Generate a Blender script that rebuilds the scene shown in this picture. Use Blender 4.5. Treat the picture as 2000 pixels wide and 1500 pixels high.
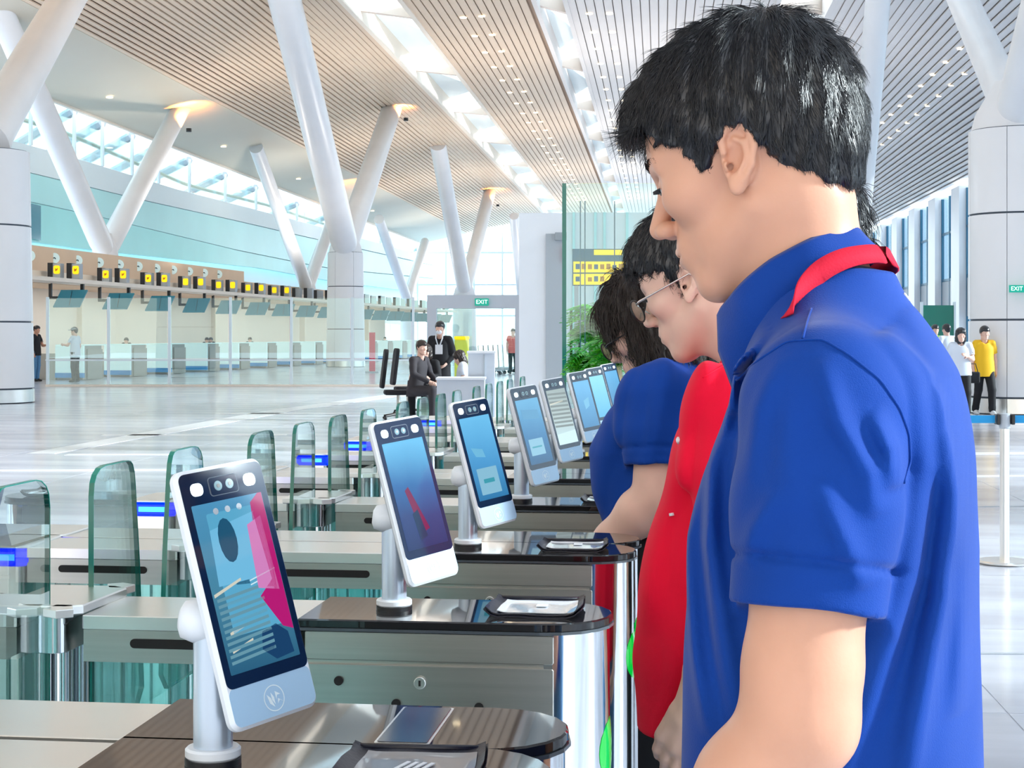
import bpy, bmesh, math, random
import numpy as np
from mathutils import Vector, Matrix
random.seed(7); rng = np.random.default_rng(11)
C = bpy.context.scene.collection
PI = math.pi
for o in list(bpy.data.objects): bpy.data.objects.remove(o)
# ------------------------------------------------------------------ camera, sky, exposure
FPX = 3200.0; EYE = 1.42; CX = 1000.0; HY = 655.0
sc = bpy.context.scene
cd = bpy.data.cameras.new('camera'); cam = bpy.data.objects.new('camera', cd); C.objects.link(cam)
cam.location = (0, 0, EYE); cam.rotation_euler = (PI/2, 0, 0)
cd.sensor_width = 36; cd.lens = 36*FPX/2000; cd.shift_y = -(750-HY)/2000; cd.clip_start = .05; cd.clip_end = 600
sc.camera = cam
world = bpy.data.worlds.new('sky'); sc.world = world; world.use_nodes = True
wn = world.node_tree.nodes; wl = world.node_tree.links
bg = wn['Background']; tc = wn.new('ShaderNodeTexCoord'); sx = wn.new('ShaderNodeSeparateXYZ'); cr = wn.new('ShaderNodeValToRGB')
wl.new(tc.outputs['Generated'], sx.inputs[0]); wl.new(sx.outputs['Z'], cr.inputs[0]); wl.new(cr.outputs[0], bg.inputs[0])
cr.color_ramp.elements[0].position = 0; cr.color_ramp.elements[0].color = (.86, .93, 1, 1)
cr.color_ramp.elements[1].position = .8; cr.color_ramp.elements[1].color = (.70, .88, 1, 1)
bg.inputs[1].default_value = 2.6
sun = bpy.data.lights.new('sun', 'SUN'); sun.energy = 7.0; sun.angle = .10; sun.color = (1, .97, .93)
so = bpy.data.objects.new('sun', sun); C.objects.link(so); so.rotation_euler = Vector((-.90, .03, -.36)).to_track_quat('-Z', 'Y').to_euler()
sc.view_settings.view_transform = 'Standard'; sc.view_settings.look = 'None'
sc.view_settings.exposure = 0.36; sc.view_settings.gamma = 1; sc.view_settings.use_curve_mapping = False
sc.cycles.max_bounces = 10; sc.cycles.transparent_max_bounces = 40; sc.cycles.transmission_bounces = 8
sc.cycles.caustics_reflective = False; sc.cycles.caustics_refractive = False; sc.cycles.sample_clamp_indirect = 4

def Wp(px, py, Y): return Vector(((px-CX)/FPX*Y, Y, EYE-(py-HY)/FPX*Y))
# ------------------------------------------------------------------ materials
MATS = {}
def mat(name, col, rough=.5, metal=0, spec=.5, emis=None, es=1, noise=0, nscale=5, bump=0, bscale=60, coat=0, sss=0, alpha=None, sheen=0, stretch=None, trans=0):
    if name in MATS: return MATS[name]
    m = bpy.data.materials.new(name); m.use_nodes = True; N = m.node_tree.nodes; L = m.node_tree.links
    p = N['Principled BSDF']; p.inputs['Base Color'].default_value = (*col, 1); p.inputs['Roughness'].default_value = rough
    p.inputs['Metallic'].default_value = metal; p.inputs['Specular IOR Level'].default_value = spec
    p.inputs['Coat Weight'].default_value = coat; p.inputs['Coat Roughness'].default_value = .05
    if sss: p.inputs['Subsurface Weight'].default_value = sss; p.inputs['Subsurface Radius'].default_value = (.012, .005, .003); p.inputs['Subsurface Scale'].default_value = 1
    if sheen: p.inputs['Sheen Weight'].default_value = sheen; p.inputs['Sheen Roughness'].default_value = .4
    if trans: p.inputs['Transmission Weight'].default_value = trans
    if emis: p.inputs['Emission Color'].default_value = (*emis, 1); p.inputs['Emission Strength'].default_value = es
    t = N.new('ShaderNodeTexCoord'); src = t.outputs['Object']
    if stretch:
        mp = N.new('ShaderNodeMapping'); mp.inputs['Scale'].default_value = stretch; L.new(src, mp.inputs[0]); src = mp.outputs[0]
    if noise:
        n = N.new('ShaderNodeTexNoise'); n.inputs['Scale'].default_value = nscale; n.inputs['Detail'].default_value = 4; L.new(src, n.inputs['Vector'])
        r = N.new('ShaderNodeValToRGB'); r.color_ramp.elements[0].position = .3; r.color_ramp.elements[1].position = .7
        r.color_ramp.elements[0].color = (*[c*(1-noise) for c in col], 1); r.color_ramp.elements[1].color = (*[min(1, c*(1+noise)) for c in col], 1)
        L.new(n.outputs['Fac'], r.inputs[0]); L.new(r.outputs[0], p.inputs['Base Color'])
    if bump:
        n2 = N.new('ShaderNodeTexNoise'); n2.inputs['Scale'].default_value = bscale; n2.inputs['Detail'].default_value = 3; L.new(src, n2.inputs['Vector'])
        b = N.new('ShaderNodeBump'); b.inputs['Strength'].default_value = bump; b.inputs['Distance'].default_value = .002
        L.new(n2.outputs['Fac'], b.inputs['Height']); L.new(b.outputs[0], p.inputs['Normal'])
    MATS[name] = m; return m
def glassmat(name, tint, refl=.06, rough=.0, fac=1.0):
    if name in MATS: return MATS[name]
    m = bpy.data.materials.new(name); m.use_nodes = True; N = m.node_tree.nodes; L = m.node_tree.links; N.clear()
    o = N.new('ShaderNodeOutputMaterial'); t = N.new('ShaderNodeBsdfTransparent'); t.inputs[0].default_value = (*tint, 1)
    g = N.new('ShaderNodeBsdfGlossy'); g.inputs['Roughness'].default_value = rough; g.inputs[0].default_value = (.9, 1, .98, 1)
    lw = N.new('ShaderNodeLayerWeight'); lw.inputs[0].default_value = .35; mr = N.new('ShaderNodeMapRange')
    mr.inputs['To Min'].default_value = refl; mr.inputs['To Max'].default_value = .6
    L.new(lw.outputs['Fresnel'], mr.inputs[0]); mx = N.new('ShaderNodeMixShader')
    L.new(mr.outputs[0], mx.inputs[0]); L.new(t.outputs[0], mx.inputs[1]); L.new(g.outputs[0], mx.inputs[2]); L.new(mx.outputs[0], o.inputs[0])
    MATS[name] = m; return m
MATS.update(dict(
 white=mat('white_paint', (.80, .84, .90), .45, noise=.03, nscale=1.5), colwhite=mat('column_white', (.88, .90, .93), .35, noise=.03, nscale=.6),
 trimgrey=mat('trim_grey', (.45, .5, .56), .5), seam=mat('dark_seam', (.10, .13, .17), .6), black=mat('black_plastic', (.01, .011, .014), .35),
 steel=mat('brushed_steel', (.47, .47, .44), .34, 1, noise=.06, nscale=3, stretch=(1, 1, 40), bump=.05, bscale=30),
 steel_l=mat('satin_steel_top', (.86, .85, .82), .28, 1, noise=.03, nscale=4), chrome=mat('chrome_cylinder', (.86, .89, .93), .09, 1),
 plate=mat('black_glass_top', (.012, .012, .014), .03, 0, .6), plate_edge=mat('plate_edge', (.07, .085, .10), .2),
 tplast=mat('terminal_white_plastic', (.80, .86, .93), .3, spec=.5), tpost=mat('terminal_post_silver', (.58, .68, .80), .28, .55), tchin=mat('terminal_chin_blue', (.38, .58, .78), .3, spec=.4),
 tglass=mat('terminal_dark_glass', (.006, .018, .05), .06, spec=.6), lamp=mat('terminal_lamp', (.8, .95, 1), .3, emis=(.85, .97, 1), es=1.0),
 hole=mat('dark_hole', (.004, .004, .004), .8), blue=mat('blue_light_glow', (.0, .02, .6), .3, emis=(.0, .015, 1), es=2.2), cyan=mat('cyan_light_core', (.1, .5, 1), .3, emis=(.03, .42, 1), es=1.5),
 green=mat('green_light_lens', (.0, .25, .02), .15, emis=(.0, .32, .03), es=.8, coat=1), gedge=mat('glass_edge_green', (.0, .17, .13), .15, spec=.7),
 glass=glassmat('clear_gate_glass', (.90, .975, .965), .04), glassd=glassmat('tinted_side_glass', (.89, .975, .975), .06), rglass=glassmat('railing_glass', (.90, .98, .975), .04), sky_glass=glassmat('skylight_glass', (.9, .97, 1), .04),
 beige=mat('beige_wall', (.80, .60, .43), .6, noise=.03, nscale=.7), beige_l=mat('light_beige_wall', (.88, .80, .70), .6, noise=.02, nscale=.7),
 aqua=mat('aqua_fascia', (.30, .80, .82), .3, noise=.05, nscale=.25), aqua_l=mat('pale_aqua_fascia', (.42, .84, .88), .3, noise=.04, nscale=.25), pale=mat('pale_blue_white', (.74, .86, .92), .4, noise=.02, nscale=.3),
 slat=mat('beige_ceiling_slat', (.74, .58, .44), .5, noise=.04, nscale=.3), slatw=mat('white_ceiling_slat', (.80, .76, .74), .5, noise=.03, nscale=.3), cpanel=mat('ceiling_panel_beige', (.60, .56, .47), .5, noise=.08, nscale=.06), cback=mat('ceiling_backing', (.46, .34, .26), .8), cbackw=mat('ceiling_backing_grey', (.50, .48, .48), .8),
 warm=mat('warm_downlight', (1, .85, .6), .4, emis=(1, .84, .55), es=3), yellow=mat('yellow_sign', (1, .62, .0), .4, emis=(1, .6, .0), es=.7),
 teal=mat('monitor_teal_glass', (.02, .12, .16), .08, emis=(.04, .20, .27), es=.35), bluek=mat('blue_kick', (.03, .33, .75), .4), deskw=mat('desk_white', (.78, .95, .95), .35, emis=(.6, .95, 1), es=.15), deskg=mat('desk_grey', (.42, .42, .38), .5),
 signg=mat('exit_green', (.0, .30, .22), .4, emis=(0, .3, .2), es=.6), signw=mat('exit_white', (.9, 1, .95), .4, emis=(.9, 1, .95), es=.9),
 folder=mat('black_leather', (.008, .009, .02), .35, bump=.2, bscale=200), sleeve=mat('clear_plastic_sleeve', (.62, .68, .74), .12, spec=.8, coat=1), greyfold=mat('grey_folder_sheet', (.22, .22, .23), .3, coat=.4),
 skin=mat('skin', (.70, .37, .25), .42, sss=.12, spec=.4, noise=.05, nscale=18, bump=.06, bscale=260), skin_f=mat('fair_skin', (.80, .52, .42), .45, sss=.12, spec=.35, noise=.04, nscale=18),
 hair=mat('black_hair', (.006, .007, .012), .33, spec=.7), hair_b=mat('dark_brown_hair', (.03, .02, .017), .4, spec=.5),
 blue_polo=mat('blue_polo_pique', (.001, .046, .30), .75, sheen=.12, spec=.2, noise=.10, nscale=5, bump=.25, bscale=900), navy_polo=mat('navy_blue_polo', (.001, .05, .34), .75, sheen=.08, spec=.2, noise=.08, nscale=6, bump=.2, bscale=900),
 red_polo=mat('red_polo_pique', (.85, .002, .035), .75, sheen=.05, spec=.2, noise=.06, nscale=6, bump=.2, bscale=900), lany=mat('red_ribbon', (.66, .02, .05), .8, spec=.15, bump=.2, bscale=400),
 jeans=mat('blue_denim', (.09, .25, .46), .8, noise=.2, nscale=60), blackcloth=mat('black_cloth', (.008, .009, .013), .8), darksuit=mat('charcoal_suit', (.035, .032, .04), .8), shoe=mat('shoe_black', (.01, .01, .01), .4), shoew=mat('shoe_white', (.75, .8, .85), .5),
 eye=mat('eye_white', (.85, .85, .85), .15, spec=.8), iris=mat('iris_dark', (.015, .008, .005), .1), lip=mat('lip', (.62, .25, .22), .4),
 metalg=mat('glasses_silver', (.70, .62, .62), .25, 1), lens=glassmat('glasses_lens', (.86, .97, .98), .12),
 leaf=mat('leaf_green', (.03, .42, .03), .4, noise=.4, nscale=6), leaf2=mat('leaf_yellow_green', (.12, .62, .03), .4, noise=.3, nscale=6), soil=mat('pot_white', (.8, .85, .88), .5),
 belt=mat('blue_belt', (.0, .30, .68), .5), grey=mat('mid_grey', (.40, .45, .50), .5), greyd=mat('grey_door', (.30, .34, .38), .45), wyellow=mat('yellow_shirt', (.95, .55, .01), .7), wwhite=mat('white_tee', (.72, .80, .92), .7), vest=mat('hi_vis_green', (.3, .85, .1), .6), redcloth=mat('red_cloth', (.65, .02, .08), .7), coral=mat('coral_shirt', (.85, .16, .14), .7), denimw=mat('window_frame_teal', (.03, .16, .27), .4), winglass=mat('window_bright', (.75, .9, .98), .15, emis=(.7, .93, 1), es=.75)))
# ------------------------------------------------------------------ mesh helpers
class MB:
    def __init__(s): s.v = []; s.f = []
    def add(s, vs, fs, mx=None):
        n = len(s.v); s.v += [tuple(mx @ Vector(v)) if mx else tuple(v) for v in vs]; s.f += [tuple(i+n for i in f) for f in fs]; return s
    def box(s, c, d, mx=None):
        x, y, z = c; a, b, e = d[0]/2, d[1]/2, d[2]/2
        vs = [(x+i*a, y+j*b, z+k*e) for i in (-1, 1) for j in (-1, 1) for k in (-1, 1)]
        return s.add(vs, [(0, 1, 3, 2), (4, 6, 7, 5), (0, 4, 5, 1), (2, 3, 7, 6), (0, 2, 6, 4), (1, 5, 7, 3)], mx)
    def slab(s, pts, z0, z1, b=0, mx=None):      # outline prism (ccw), bevelled top and bottom rim
        n = len(pts)
        def inset(q):
            out = []
            for i in range(n):
                p0, p1, p2 = pts[i-1], pts[i], pts[(i+1) % n]
                e1 = Vector((p1[0]-p0[0], p1[1]-p0[1])); e2 = Vector((p2[0]-p1[0], p2[1]-p1[1]))
                t = (e1.normalized()+e2.normalized()); t = t.normalized() if t.length > 1e-9 else e1.normalized()
                out.append((p1[0]-t.y*q, p1[1]+t.x*q))
            return out
        lv = [(pts, z0), (pts, z1)] if not b else [(inset(b), z0), (pts, z0+b), (pts, z1-b), (inset(b), z1)]
        vs = []; fs = []
        for ring, z in lv: vs += [(x, y, z) for x, y in ring]
        for k in range(len(lv)-1):
            for i in range(n):
                j = (i+1) % n; fs.append((k*n+i, k*n+j, (k+1)*n+j, (k+1)*n+i))
        fs.append(tuple(reversed(range(n)))); fs.append(tuple(range((len(lv)-1)*n, len(lv)*n)))
        return s.add(vs, fs, mx)
    def tube(s, pts, rad, n=16, cap=True):
        pts = [Vector(p) for p in pts]; rad = rad if hasattr(rad, '__len__') else [rad]*len(pts)
        vs = []; fs = []; up = None
        for i, p in enumerate(pts):
            d = (pts[min(i+1, len(pts)-1)]-pts[max(i-1, 0)]).normalized()
            if up is None: up = Vector((0, 0, 1)) if abs(d.z) < .9 else Vector((0, 1, 0))
            a = d.cross(up).normalized(); b = a.cross(d).normalized(); up = b
            vs += [tuple(p+(a*math.cos(2*PI*k/n)+b*math.sin(2*PI*k/n))*rad[i]) for k in range(n)]
        for i in range(len(pts)-1):
            for k in range(n):
                j = (k+1) % n; fs.append((i*n+k, i*n+j, (i+1)*n+j, (i+1)*n+k))
        if cap: fs.append(tuple(reversed(range(n)))); fs.append(tuple(range((len(pts)-1)*n, len(pts)*n)))
        return s.add(vs, fs)
    def quad(s, a, b, c, d, mx=None): return s.add([a, b, c, d], [(0, 1, 2, 3)], mx)
    def ball(s, c, r, n=12, mx=None):
        r = r if hasattr(r, '__len__') else (r, r, r); vs = []; fs = []
        for i in range(n+1):
            t = PI*i/n
            for k in range(2*n): a = PI*k/n; vs.append((c[0]+r[0]*math.sin(t)*math.cos(a), c[1]+r[1]*math.sin(t)*math.sin(a), c[2]+r[2]*math.cos(t)))
        for i in range(n):
            for k in range(2*n): j = (k+1) % (2*n); fs.append((i*2*n+k, (i+1)*2*n+k, (i+1)*2*n+j, i*2*n+j))
        return s.add(vs, fs, mx)
    def build(s, name, m, parent=None, smooth=False, **kw):
        me = bpy.data.meshes.new(name); me.from_pydata(s.v, [], s.f); me.validate(); me.update()
        return link(name, me, m, parent, smooth, **kw)
def link(name, me, m, parent=None, smooth=False, label=None, cat=None, group=None, kind=None, loc=None, rot=None):
    if m and not me.materials: me.materials.append(m)
    if smooth:
        if smooth is True: me.polygons.foreach_set('use_smooth', [True]*len(me.polygons))
        else: me.shade_auto(smooth) if hasattr(me, 'shade_auto') else None
    o = bpy.data.objects.new(name, me); C.objects.link(o); o.parent = parent
    if loc is not None: o.location = loc
    if rot is not None: o.rotation_euler = rot
    tag(o, label, cat, group, kind); return o
def autosmooth(o, deg=35):
    me = o.data; me.polygons.foreach_set('use_smooth', [True]*len(me.polygons))
    bm = bmesh.new(); bm.from_mesh(me)
    for e in bm.edges:
        if len(e.link_faces) == 2 and e.calc_face_angle(0) > math.radians(deg): e.smooth = False
    bm.to_mesh(me); bm.free(); return o
def tag(o, label=None, cat=None, group=None, kind=None):
    for k, v in (('label', label), ('category', cat), ('group', group), ('kind', kind)):
        if v: o[k] = v
def thing(name, loc=(0, 0, 0), rz=0, label=None, cat=None, group=None, kind=None):
    o = bpy.data.objects.new(name, None); C.objects.link(o); o.location = loc; o.rotation_euler = (0, 0, rz); o.empty_display_size = .1
    tag(o, label, cat, group, kind); return o
def rr(w, h, r, n=6, cx=0, cy=0):
    out = []
    for qx, qy, a0 in ((1, 1, 0), (-1, 1, 90), (-1, -1, 180), (1, -1, 270)):
        for i in range(n+1):
            a = math.radians(a0+90*i/n); out.append((cx+qx*(w/2-r)+r*math.cos(a), cy+qy*(h/2-r)+r*math.sin(a)))
    return out
def circ(r, n=24, cx=0, cy=0): return [(cx+r*math.cos(2*PI*i/n), cy+r*math.sin(2*PI*i/n)) for i in range(n)]
ORD = ['first', 'second', 'third', 'fourth', 'fifth', 'sixth', 'seventh', 'eighth', 'ninth', 'tenth', 'eleventh', 'twelfth', 'thirteenth', 'fourteenth', 'fifteenth', 'sixteenth', 'seventeenth', 'eighteenth', 'nineteenth', 'twentieth']
# frames: ROW = the row of gates (vanishing point x 1400), HALL = the hall roof (vanishing point x 1290)
TH = math.atan(.125); cT, sT = math.cos(TH), math.sin(TH)
def row(x, y, z=0): return Vector((x*cT+y*sT, -x*sT+y*cT, z))
HK = .0906; HA = math.atan(HK)
def hall(l, Y, h=0): return Vector((l+HK*Y, Y, EYE+h))

# ================================================================== STRUCTURE
def gm(name, fn):    # procedural floor: polished pale stone
    m = mat(name, (.66, .70, .80), .16, noise=0, spec=.6); N = m.node_tree.nodes; L = m.node_tree.links; p = N['Principled BSDF']
    t = N.new('ShaderNodeTexCoord'); mp = N.new('ShaderNodeMapping'); mp.inputs['Scale'].default_value = (.35, 1.6, 1); n = N.new('ShaderNodeTexNoise'); n.inputs['Scale'].default_value = 1.3; n.inputs['Detail'].default_value = 6
    r = N.new('ShaderNodeValToRGB'); r.color_ramp.elements[0].position = .35; r.color_ramp.elements[1].position = .7
    r.color_ramp.elements[0].color = (.50, .53, .62, 1); r.color_ramp.elements[1].color = (.74, .79, .90, 1)
    L.new(t.outputs['Object'], mp.inputs[0]); L.new(mp.outputs[0], n.inputs['Vector']); L.new(n.outputs['Fac'], r.inputs[0]); L.new(r.outputs[0], p.inputs['Base Color'])
    return m
FLOORM = gm('polished_floor_stone', None); STRIPE = mat('white_floor_stone', (.92, .95, 1), .2)
floor = MB().box((0, 95, -.053), (150, 210, .1)).build('floor', FLOORM, kind='structure')
tile0 = None; T = 1.8; rot = Matrix.Rotation(-HA, 4, 'Z')
for i in range(-6, 5):
    for j in range(3, 22):
        p = rot @ Vector((i*T+.4, j*T, 0))
        if abs(p.x) > .40*p.y+1.2: continue
        if tile0 is None: tile0 = MB().slab(rr(T-.006, T-.006, .004, 1), -.004, 0).build('tile', FLOORM, floor); o = tile0
        else: o = tile0.copy(); C.objects.link(o)
        o.location = p; o.rotation_euler = (0, 0, -HA)
def strip(px0, py0, px1, py1, w0, w1, name='floor_stripe', m=STRIPE):
    a = Wp(px0, py0, EYE*FPX/(py0-HY)); b = Wp(px1, py1, EYE*FPX/(py1-HY)); d = (b-a).normalized(); n = Vector((-d.y, d.x, 0))
    pts = [a-n*w0/2, b-n*w1/2, b+n*w1/2, a+n*w0/2]
    MB().slab([(p.x, p.y) for p in pts], -.001, .004).build(name, m, floor)
strip(80, 886, 545, 803, .35, .55); strip(545, 803, 770, 772, .5, .6); strip(-200, 920, 330, 918, .22, .22); strip(130, 888, 330, 888, .22, .22); strip(200, 850, 560, 849, .25, .25); strip(420, 808, 720, 807, .3, .3)
strip(1880, 930, 2100, 929, .12, .12); strip(1890, 886, 2100, 885, .35, .35); strip(1900, 1277, 2100, 1278, .03, .03, m=MATS['trimgrey'])
strip(1880, 990, 2100, 989, .03, .03, m=MATS['trimgrey'])

Y0, Y1 = -45, 172
ceiling = thing('ceiling', (0, 0, 0), 0, 'slatted hall ceiling split by skylights', kind='structure')
ch = bpy.data.objects.new('ceiling_panel_field', None)
bpy.data.objects.remove(ch)
def strip_surface(name, prof, off, m, ya=Y0, yb=Y1, thick=.05):
    vs = []; fs = []; n = len(prof)
    for z_ in (0, thick):
        for Y in (ya, yb):
            for l, h in prof: vs.append(tuple(hall(l, Y, h+off+z_)))
    for i in range(n-1):
        fs += [(i, i+1, n+i+1, n+i), (2*n+i, 3*n+i, 3*n+i+1, 2*n+i+1)]
    fs += [(0, n, 3*n, 2*n), (n-1, 3*n-1, 4*n-1, 2*n-1), tuple(range(0, n))+tuple(range(3*n-1, 2*n-1, -1)), tuple(range(n, 2*n))+tuple(range(4*n-1, 3*n-1, -1))]
    return MB().add(vs, fs).build(name, m, ceiling)
PL = [(-25, 9.65), (-22, 10.3), (-18, 11.25), (-14, 11.95), (-11.5, 12.0)]
PC1 = [(-9.25, 12.0), (-4.7, 12.3)]; PC2 = [(-3.45, 12.3), (4.3, 12.3)]; PR = [(6.4, 12.2), (10, 12.0), (14, 11.2), (19, 9.65)]
def prof_h(pr, l):
    for (a, ha), (b, hb) in zip(pr, pr[1:]):
        if a <= l <= b: return ha+(hb-ha)*(l-a)/(b-a)
strip_surface('ceiling_backing', PL, .14, MATS['cback']); strip_surface('ceiling_backing', PC1, .14, MATS['cback']); strip_surface('ceiling_backing', PC2, .14, MATS['cbackw']); strip_surface('ceiling_backing', PR, .14, MATS['cbackw'])
def slats(pr, pitch, l0, l1, m):
    l = l0; base = None
    while l <= l1:
        h = prof_h(pr, l); w = pitch*.44
        vs = []
        for Y in (Y0, Y1):
            for dx, dz in ((-w, 0), (w, 0), (w, .05), (-w, .05)): vs.append(tuple(hall(dx, Y, dz)))
        if base is None:
            base = MB().add(vs, [(0, 1, 5, 4), (1, 2, 6, 5), (2, 3, 7, 6), (3, 0, 4, 7), (0, 3, 2, 1), (4, 5, 6, 7)]).build('slat', m, ceiling); o = base
        else: o = base.copy(); C.objects.link(o)
        o.location = (l, 0, h); l += pitch
slats(PL, .27, -20.3, -11.6, MATS['slat']); slats(PC1, .31, -9.1, -4.8, MATS['slat']); slats(PC2, .34, -3.3, 4.2, MATS['slatw']); slats(PR, .34, 6.55, 18.9, MATS['slatw'])
strip_surface('smooth_ceiling_panel', [(-25, 9.65), (-22, 10.3), (-20.4, 10.67)], .02, MATS['cpanel'], thick=.1)
for l, h in ((-11.45, 12.0), (-9.3, 12.0), (-4.65, 12.3), (-3.5, 12.3), (4.35, 12.3), (6.35, 12.2), (-25, 9.65)):
    vs = [tuple(hall(l+dx, Y, h+dz)) for Y in (Y0, Y1) for dx, dz in ((-.09, -.05), (.09, -.05), (.09, .9), (-.09, .9))]
    MB().add(vs, [(0, 1, 5, 4), (1, 2, 6, 5), (2, 3, 7, 6), (3, 0, 4, 7), (0, 3, 2, 1), (4, 5, 6, 7)]).build('skylight_curb', MATS['slatw'] if l > -9 else MATS['beige_l'], ceiling)
TRUSS_SH = mat('skylight_fabric', (.82, .93, .97), .6); BEAM = mat('skylight_beam', (.80, .70, .62), .5)
for l0, l1, h in ((-11.4, -9.35, 12.1), (-4.6, -3.55, 12.3), (4.4, 6.3, 12.3)):
    Y = -36; k = 0
    while Y < 165:
        MB().quad(hall(l0, Y+.3, h+.95), hall(l1, Y+.3, h+.95), hall(l1, Y+13.6, h+.95), hall(l0, Y+13.6, h+.95)).build('skylight_pane', MATS['sky_glass'], ceiling)
        a, b, c, d = hall(l0, Y, h+.2), hall(l1, Y+1.6, h+.2), hall(l1, Y+1.6, h+.8), hall(l0, Y, h+.8); q = Vector((0, .35, 0))
        MB().add([a, b, c, d, a+q, b+q, c+q, d+q], [(0, 1, 2, 3), (7, 6, 5, 4), (0, 4, 5, 1), (1, 5, 6, 2), (2, 6, 7, 3), (3, 7, 4, 0)]).build('skylight_beam', BEAM, ceiling)
        e = Vector((0, 0, .04)); t1, t2, t3 = hall(l0, Y+2.2, h+.7), hall(l0, Y+12.5, h+.7), hall(l1, Y+8.8, h+.7)
        MB().add([t1, t3, t2, t1+e, t3+e, t2+e], [(0, 1, 2), (5, 4, 3), (0, 3, 4, 1), (1, 4, 5, 2), (2, 5, 3, 0)]).build('sun_screen', TRUSS_SH, ceiling)  # pale triangle standing in for the shading of the upper truss
        Y += 14; k += 1
# downlights
dl = None
def downlight(l, Y, h, r, lab, grp):
    global dl
    if dl is None:
        m = MB().slab(circ(.13, 14), -.03, 0); dl = m.build('ceiling_light', MATS['warm'])
        o = dl
    else: o = dl.copy(); C.objects.link(o)
    o.location = hall(l, Y, h-.008); o.scale = (r, r, 1); tag(o, lab, 'light', grp)
Y = 50.8; k = 0
NTH = 'first second third fourth fifth sixth seventh eighth ninth tenth eleventh twelfth thirteenth fourteenth fifteenth sixteenth seventeenth eighteenth nineteenth twentieth twenty-first twenty-second twenty-third twenty-fourth twenty-fifth twenty-sixth twenty-seventh'.split()
while Y < 150:
    for l in (-7.5, -6.8): downlight(l, Y, prof_h(PC1, l), 1, '%s warm downlight of the %s pair on the beige ceiling band, counted from near' % ('left' if l < -7 else 'right', NTH[k]), 'downlights on the beige ceiling band')
    for l in (-2.72, -1.95): downlight(l, Y+.2, 12.3, 1, '%s warm downlight of the %s pair on the white central band, counted from near' % ('left' if l < -2.5 else 'right', NTH[k]), 'downlights on the white central ceiling band')
    Y += 3.85; k += 1
for j in range(22):
    Y = 66+j*3.3
    for l in (13.2, 12.1): downlight(l, Y+(l-12)*1.5, prof_h(PR, l), .9, '%s small downlight, %s row, on the right slatted ceiling' % (NTH[j], 'outer' if l > 13 else 'inner'), 'downlights on the right ceiling')
for j in range(9): downlight(-23.2, 60+j*9, prof_h(PL, -23.2), 1.1, '%s small downlight from the left on the smooth beige ceiling edge' % NTH[j], 'downlights on the smooth ceiling edge')

# ---- bands of the left wall (curved fascias), each a thick sheet standing at l = -26
def band(name, top, bot, m, dl=26., thick=.3, parent=None, kind='structure', lab=None, n=24):
    xs = np.linspace(top[0][0], top[-1][0], n); ty = np.interp(xs, [p[0] for p in top], [p[1] for p in top]); by = np.interp(xs, [p[0] for p in bot], [p[1] for p in bot])
    fr = []; 
    for x, a, b in zip(xs, ty, by):
        Y = FPX*dl/(1290-x); p, q = Wp(x, a, Y), Wp(x, b, Y); fr.append((p, q))
    vs = []; fs = []; back = Vector((-thick, 0, 0))
    for p, q in fr: vs += [p, q, p+back, q+back]
    for i in range(len(fr)-1):
        a = 4*i; b = a+4; fs += [(a, a+1, b+1, b), (a+2, b+2, b+3, a+3), (a, b, b+2, a+2), (a+1, a+3, b+3, b+1)]
    fs += [(0, 2, 3, 1), (len(vs)-4, len(vs)-3, len(vs)-1, len(vs)-2)]
    return MB().add(vs, fs).build(name, m, parent, kind=None if parent else kind, label=lab)
wl_ = thing('wall_left', label='long curved wall of pale and aqua bands above the check-in desks', kind='structure')
GT = [(-40, 145), (45, 176), (320, 296), (640, 427), (850, 500)]; A1 = [(-40, 262), (45, 280), (168, 315), (350, 371), (525, 416), (640, 447), (850, 506)]
A2 = [(-40, 318), (42, 334), (280, 392), (462, 432), (574, 458), (640, 473), (850, 520)]; A3 = [(-40, 375), (45, 392), (189, 423), (462, 489), (640, 525), (850, 545)]; A4 = [(-40, 460), (45, 470), (180, 488), (515, 524), (640, 548), (850, 575)]
A5 = [(-40, 560), (850, 640)]
sh = lambda L, d: [(x, y+d) for x, y in L]
band('fascia', A1, sh(A2, -1.5), MATS['pale'], parent=wl_); band('fascia', A2, sh(A3, -1.5), MATS['aqua_l'], parent=wl_); band('fascia', A3, A4, MATS['aqua'], parent=wl_)
band('fascia', A4, A5, MATS['pale'], parent=wl_, dl=27)
band('dark_joint', sh(A2, -1.5), A2, MATS['trimgrey'], dl=26.2, parent=wl_); band('dark_joint', sh(A3, -1.5), A3, MATS['trimgrey'], dl=26.2, parent=wl_)
win = thing('window_1', label='slanted clerestory glazing under the left ceiling edge', kind='structure')
xs = [-40, 60, 145, 200, 258, 310, 370, 440, 500, 580, 640, 700, 760, 820, 850]
for a, b in zip(xs, xs[1:]):
    f = lambda L, x: np.interp(x, [p[0] for p in L], [p[1] for p in L])
    band('window_pane', [(a+3, f(GT, a)-4), (b-1, f(GT, b)-4)], [(a+3, f(A1, a)), (b-1, f(A1, b))], MATS['rglass'], dl=26.3, thick=.04, parent=win, n=2)
    Ya = FPX*26/(1290-a); p0, p1 = Wp(a, f(GT, a)-4, Ya), Wp(a, f(A1, a), Ya)
    MB().tube([p1, p0+(p0-p1)*.02], .09, 6).build('mullion', MATS['pale'], win)
    p2 = p0+Vector((-4, 4, -1.2)); MB().tube([p0, p2], .22, 6).build('raking_strut', MATS['grey'], win)
hr = [Wp(x, np.interp(x, [-40, 50, 130, 280, 370, 520, 640], [210, 235, 260, 325, 363, 400, 440]), FPX*26.6/(1290-x)) for x in range(-40, 641, 40)]
MB().tube(hr, .10, 6).build('handrail', MATS['beige_l'], win)
band('dark_opening', [(36, 392), (80, 402)], [(36, 460), (80, 470)], MATS['teal'], dl=25.9, parent=wl_, n=2, thick=.05)
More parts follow.
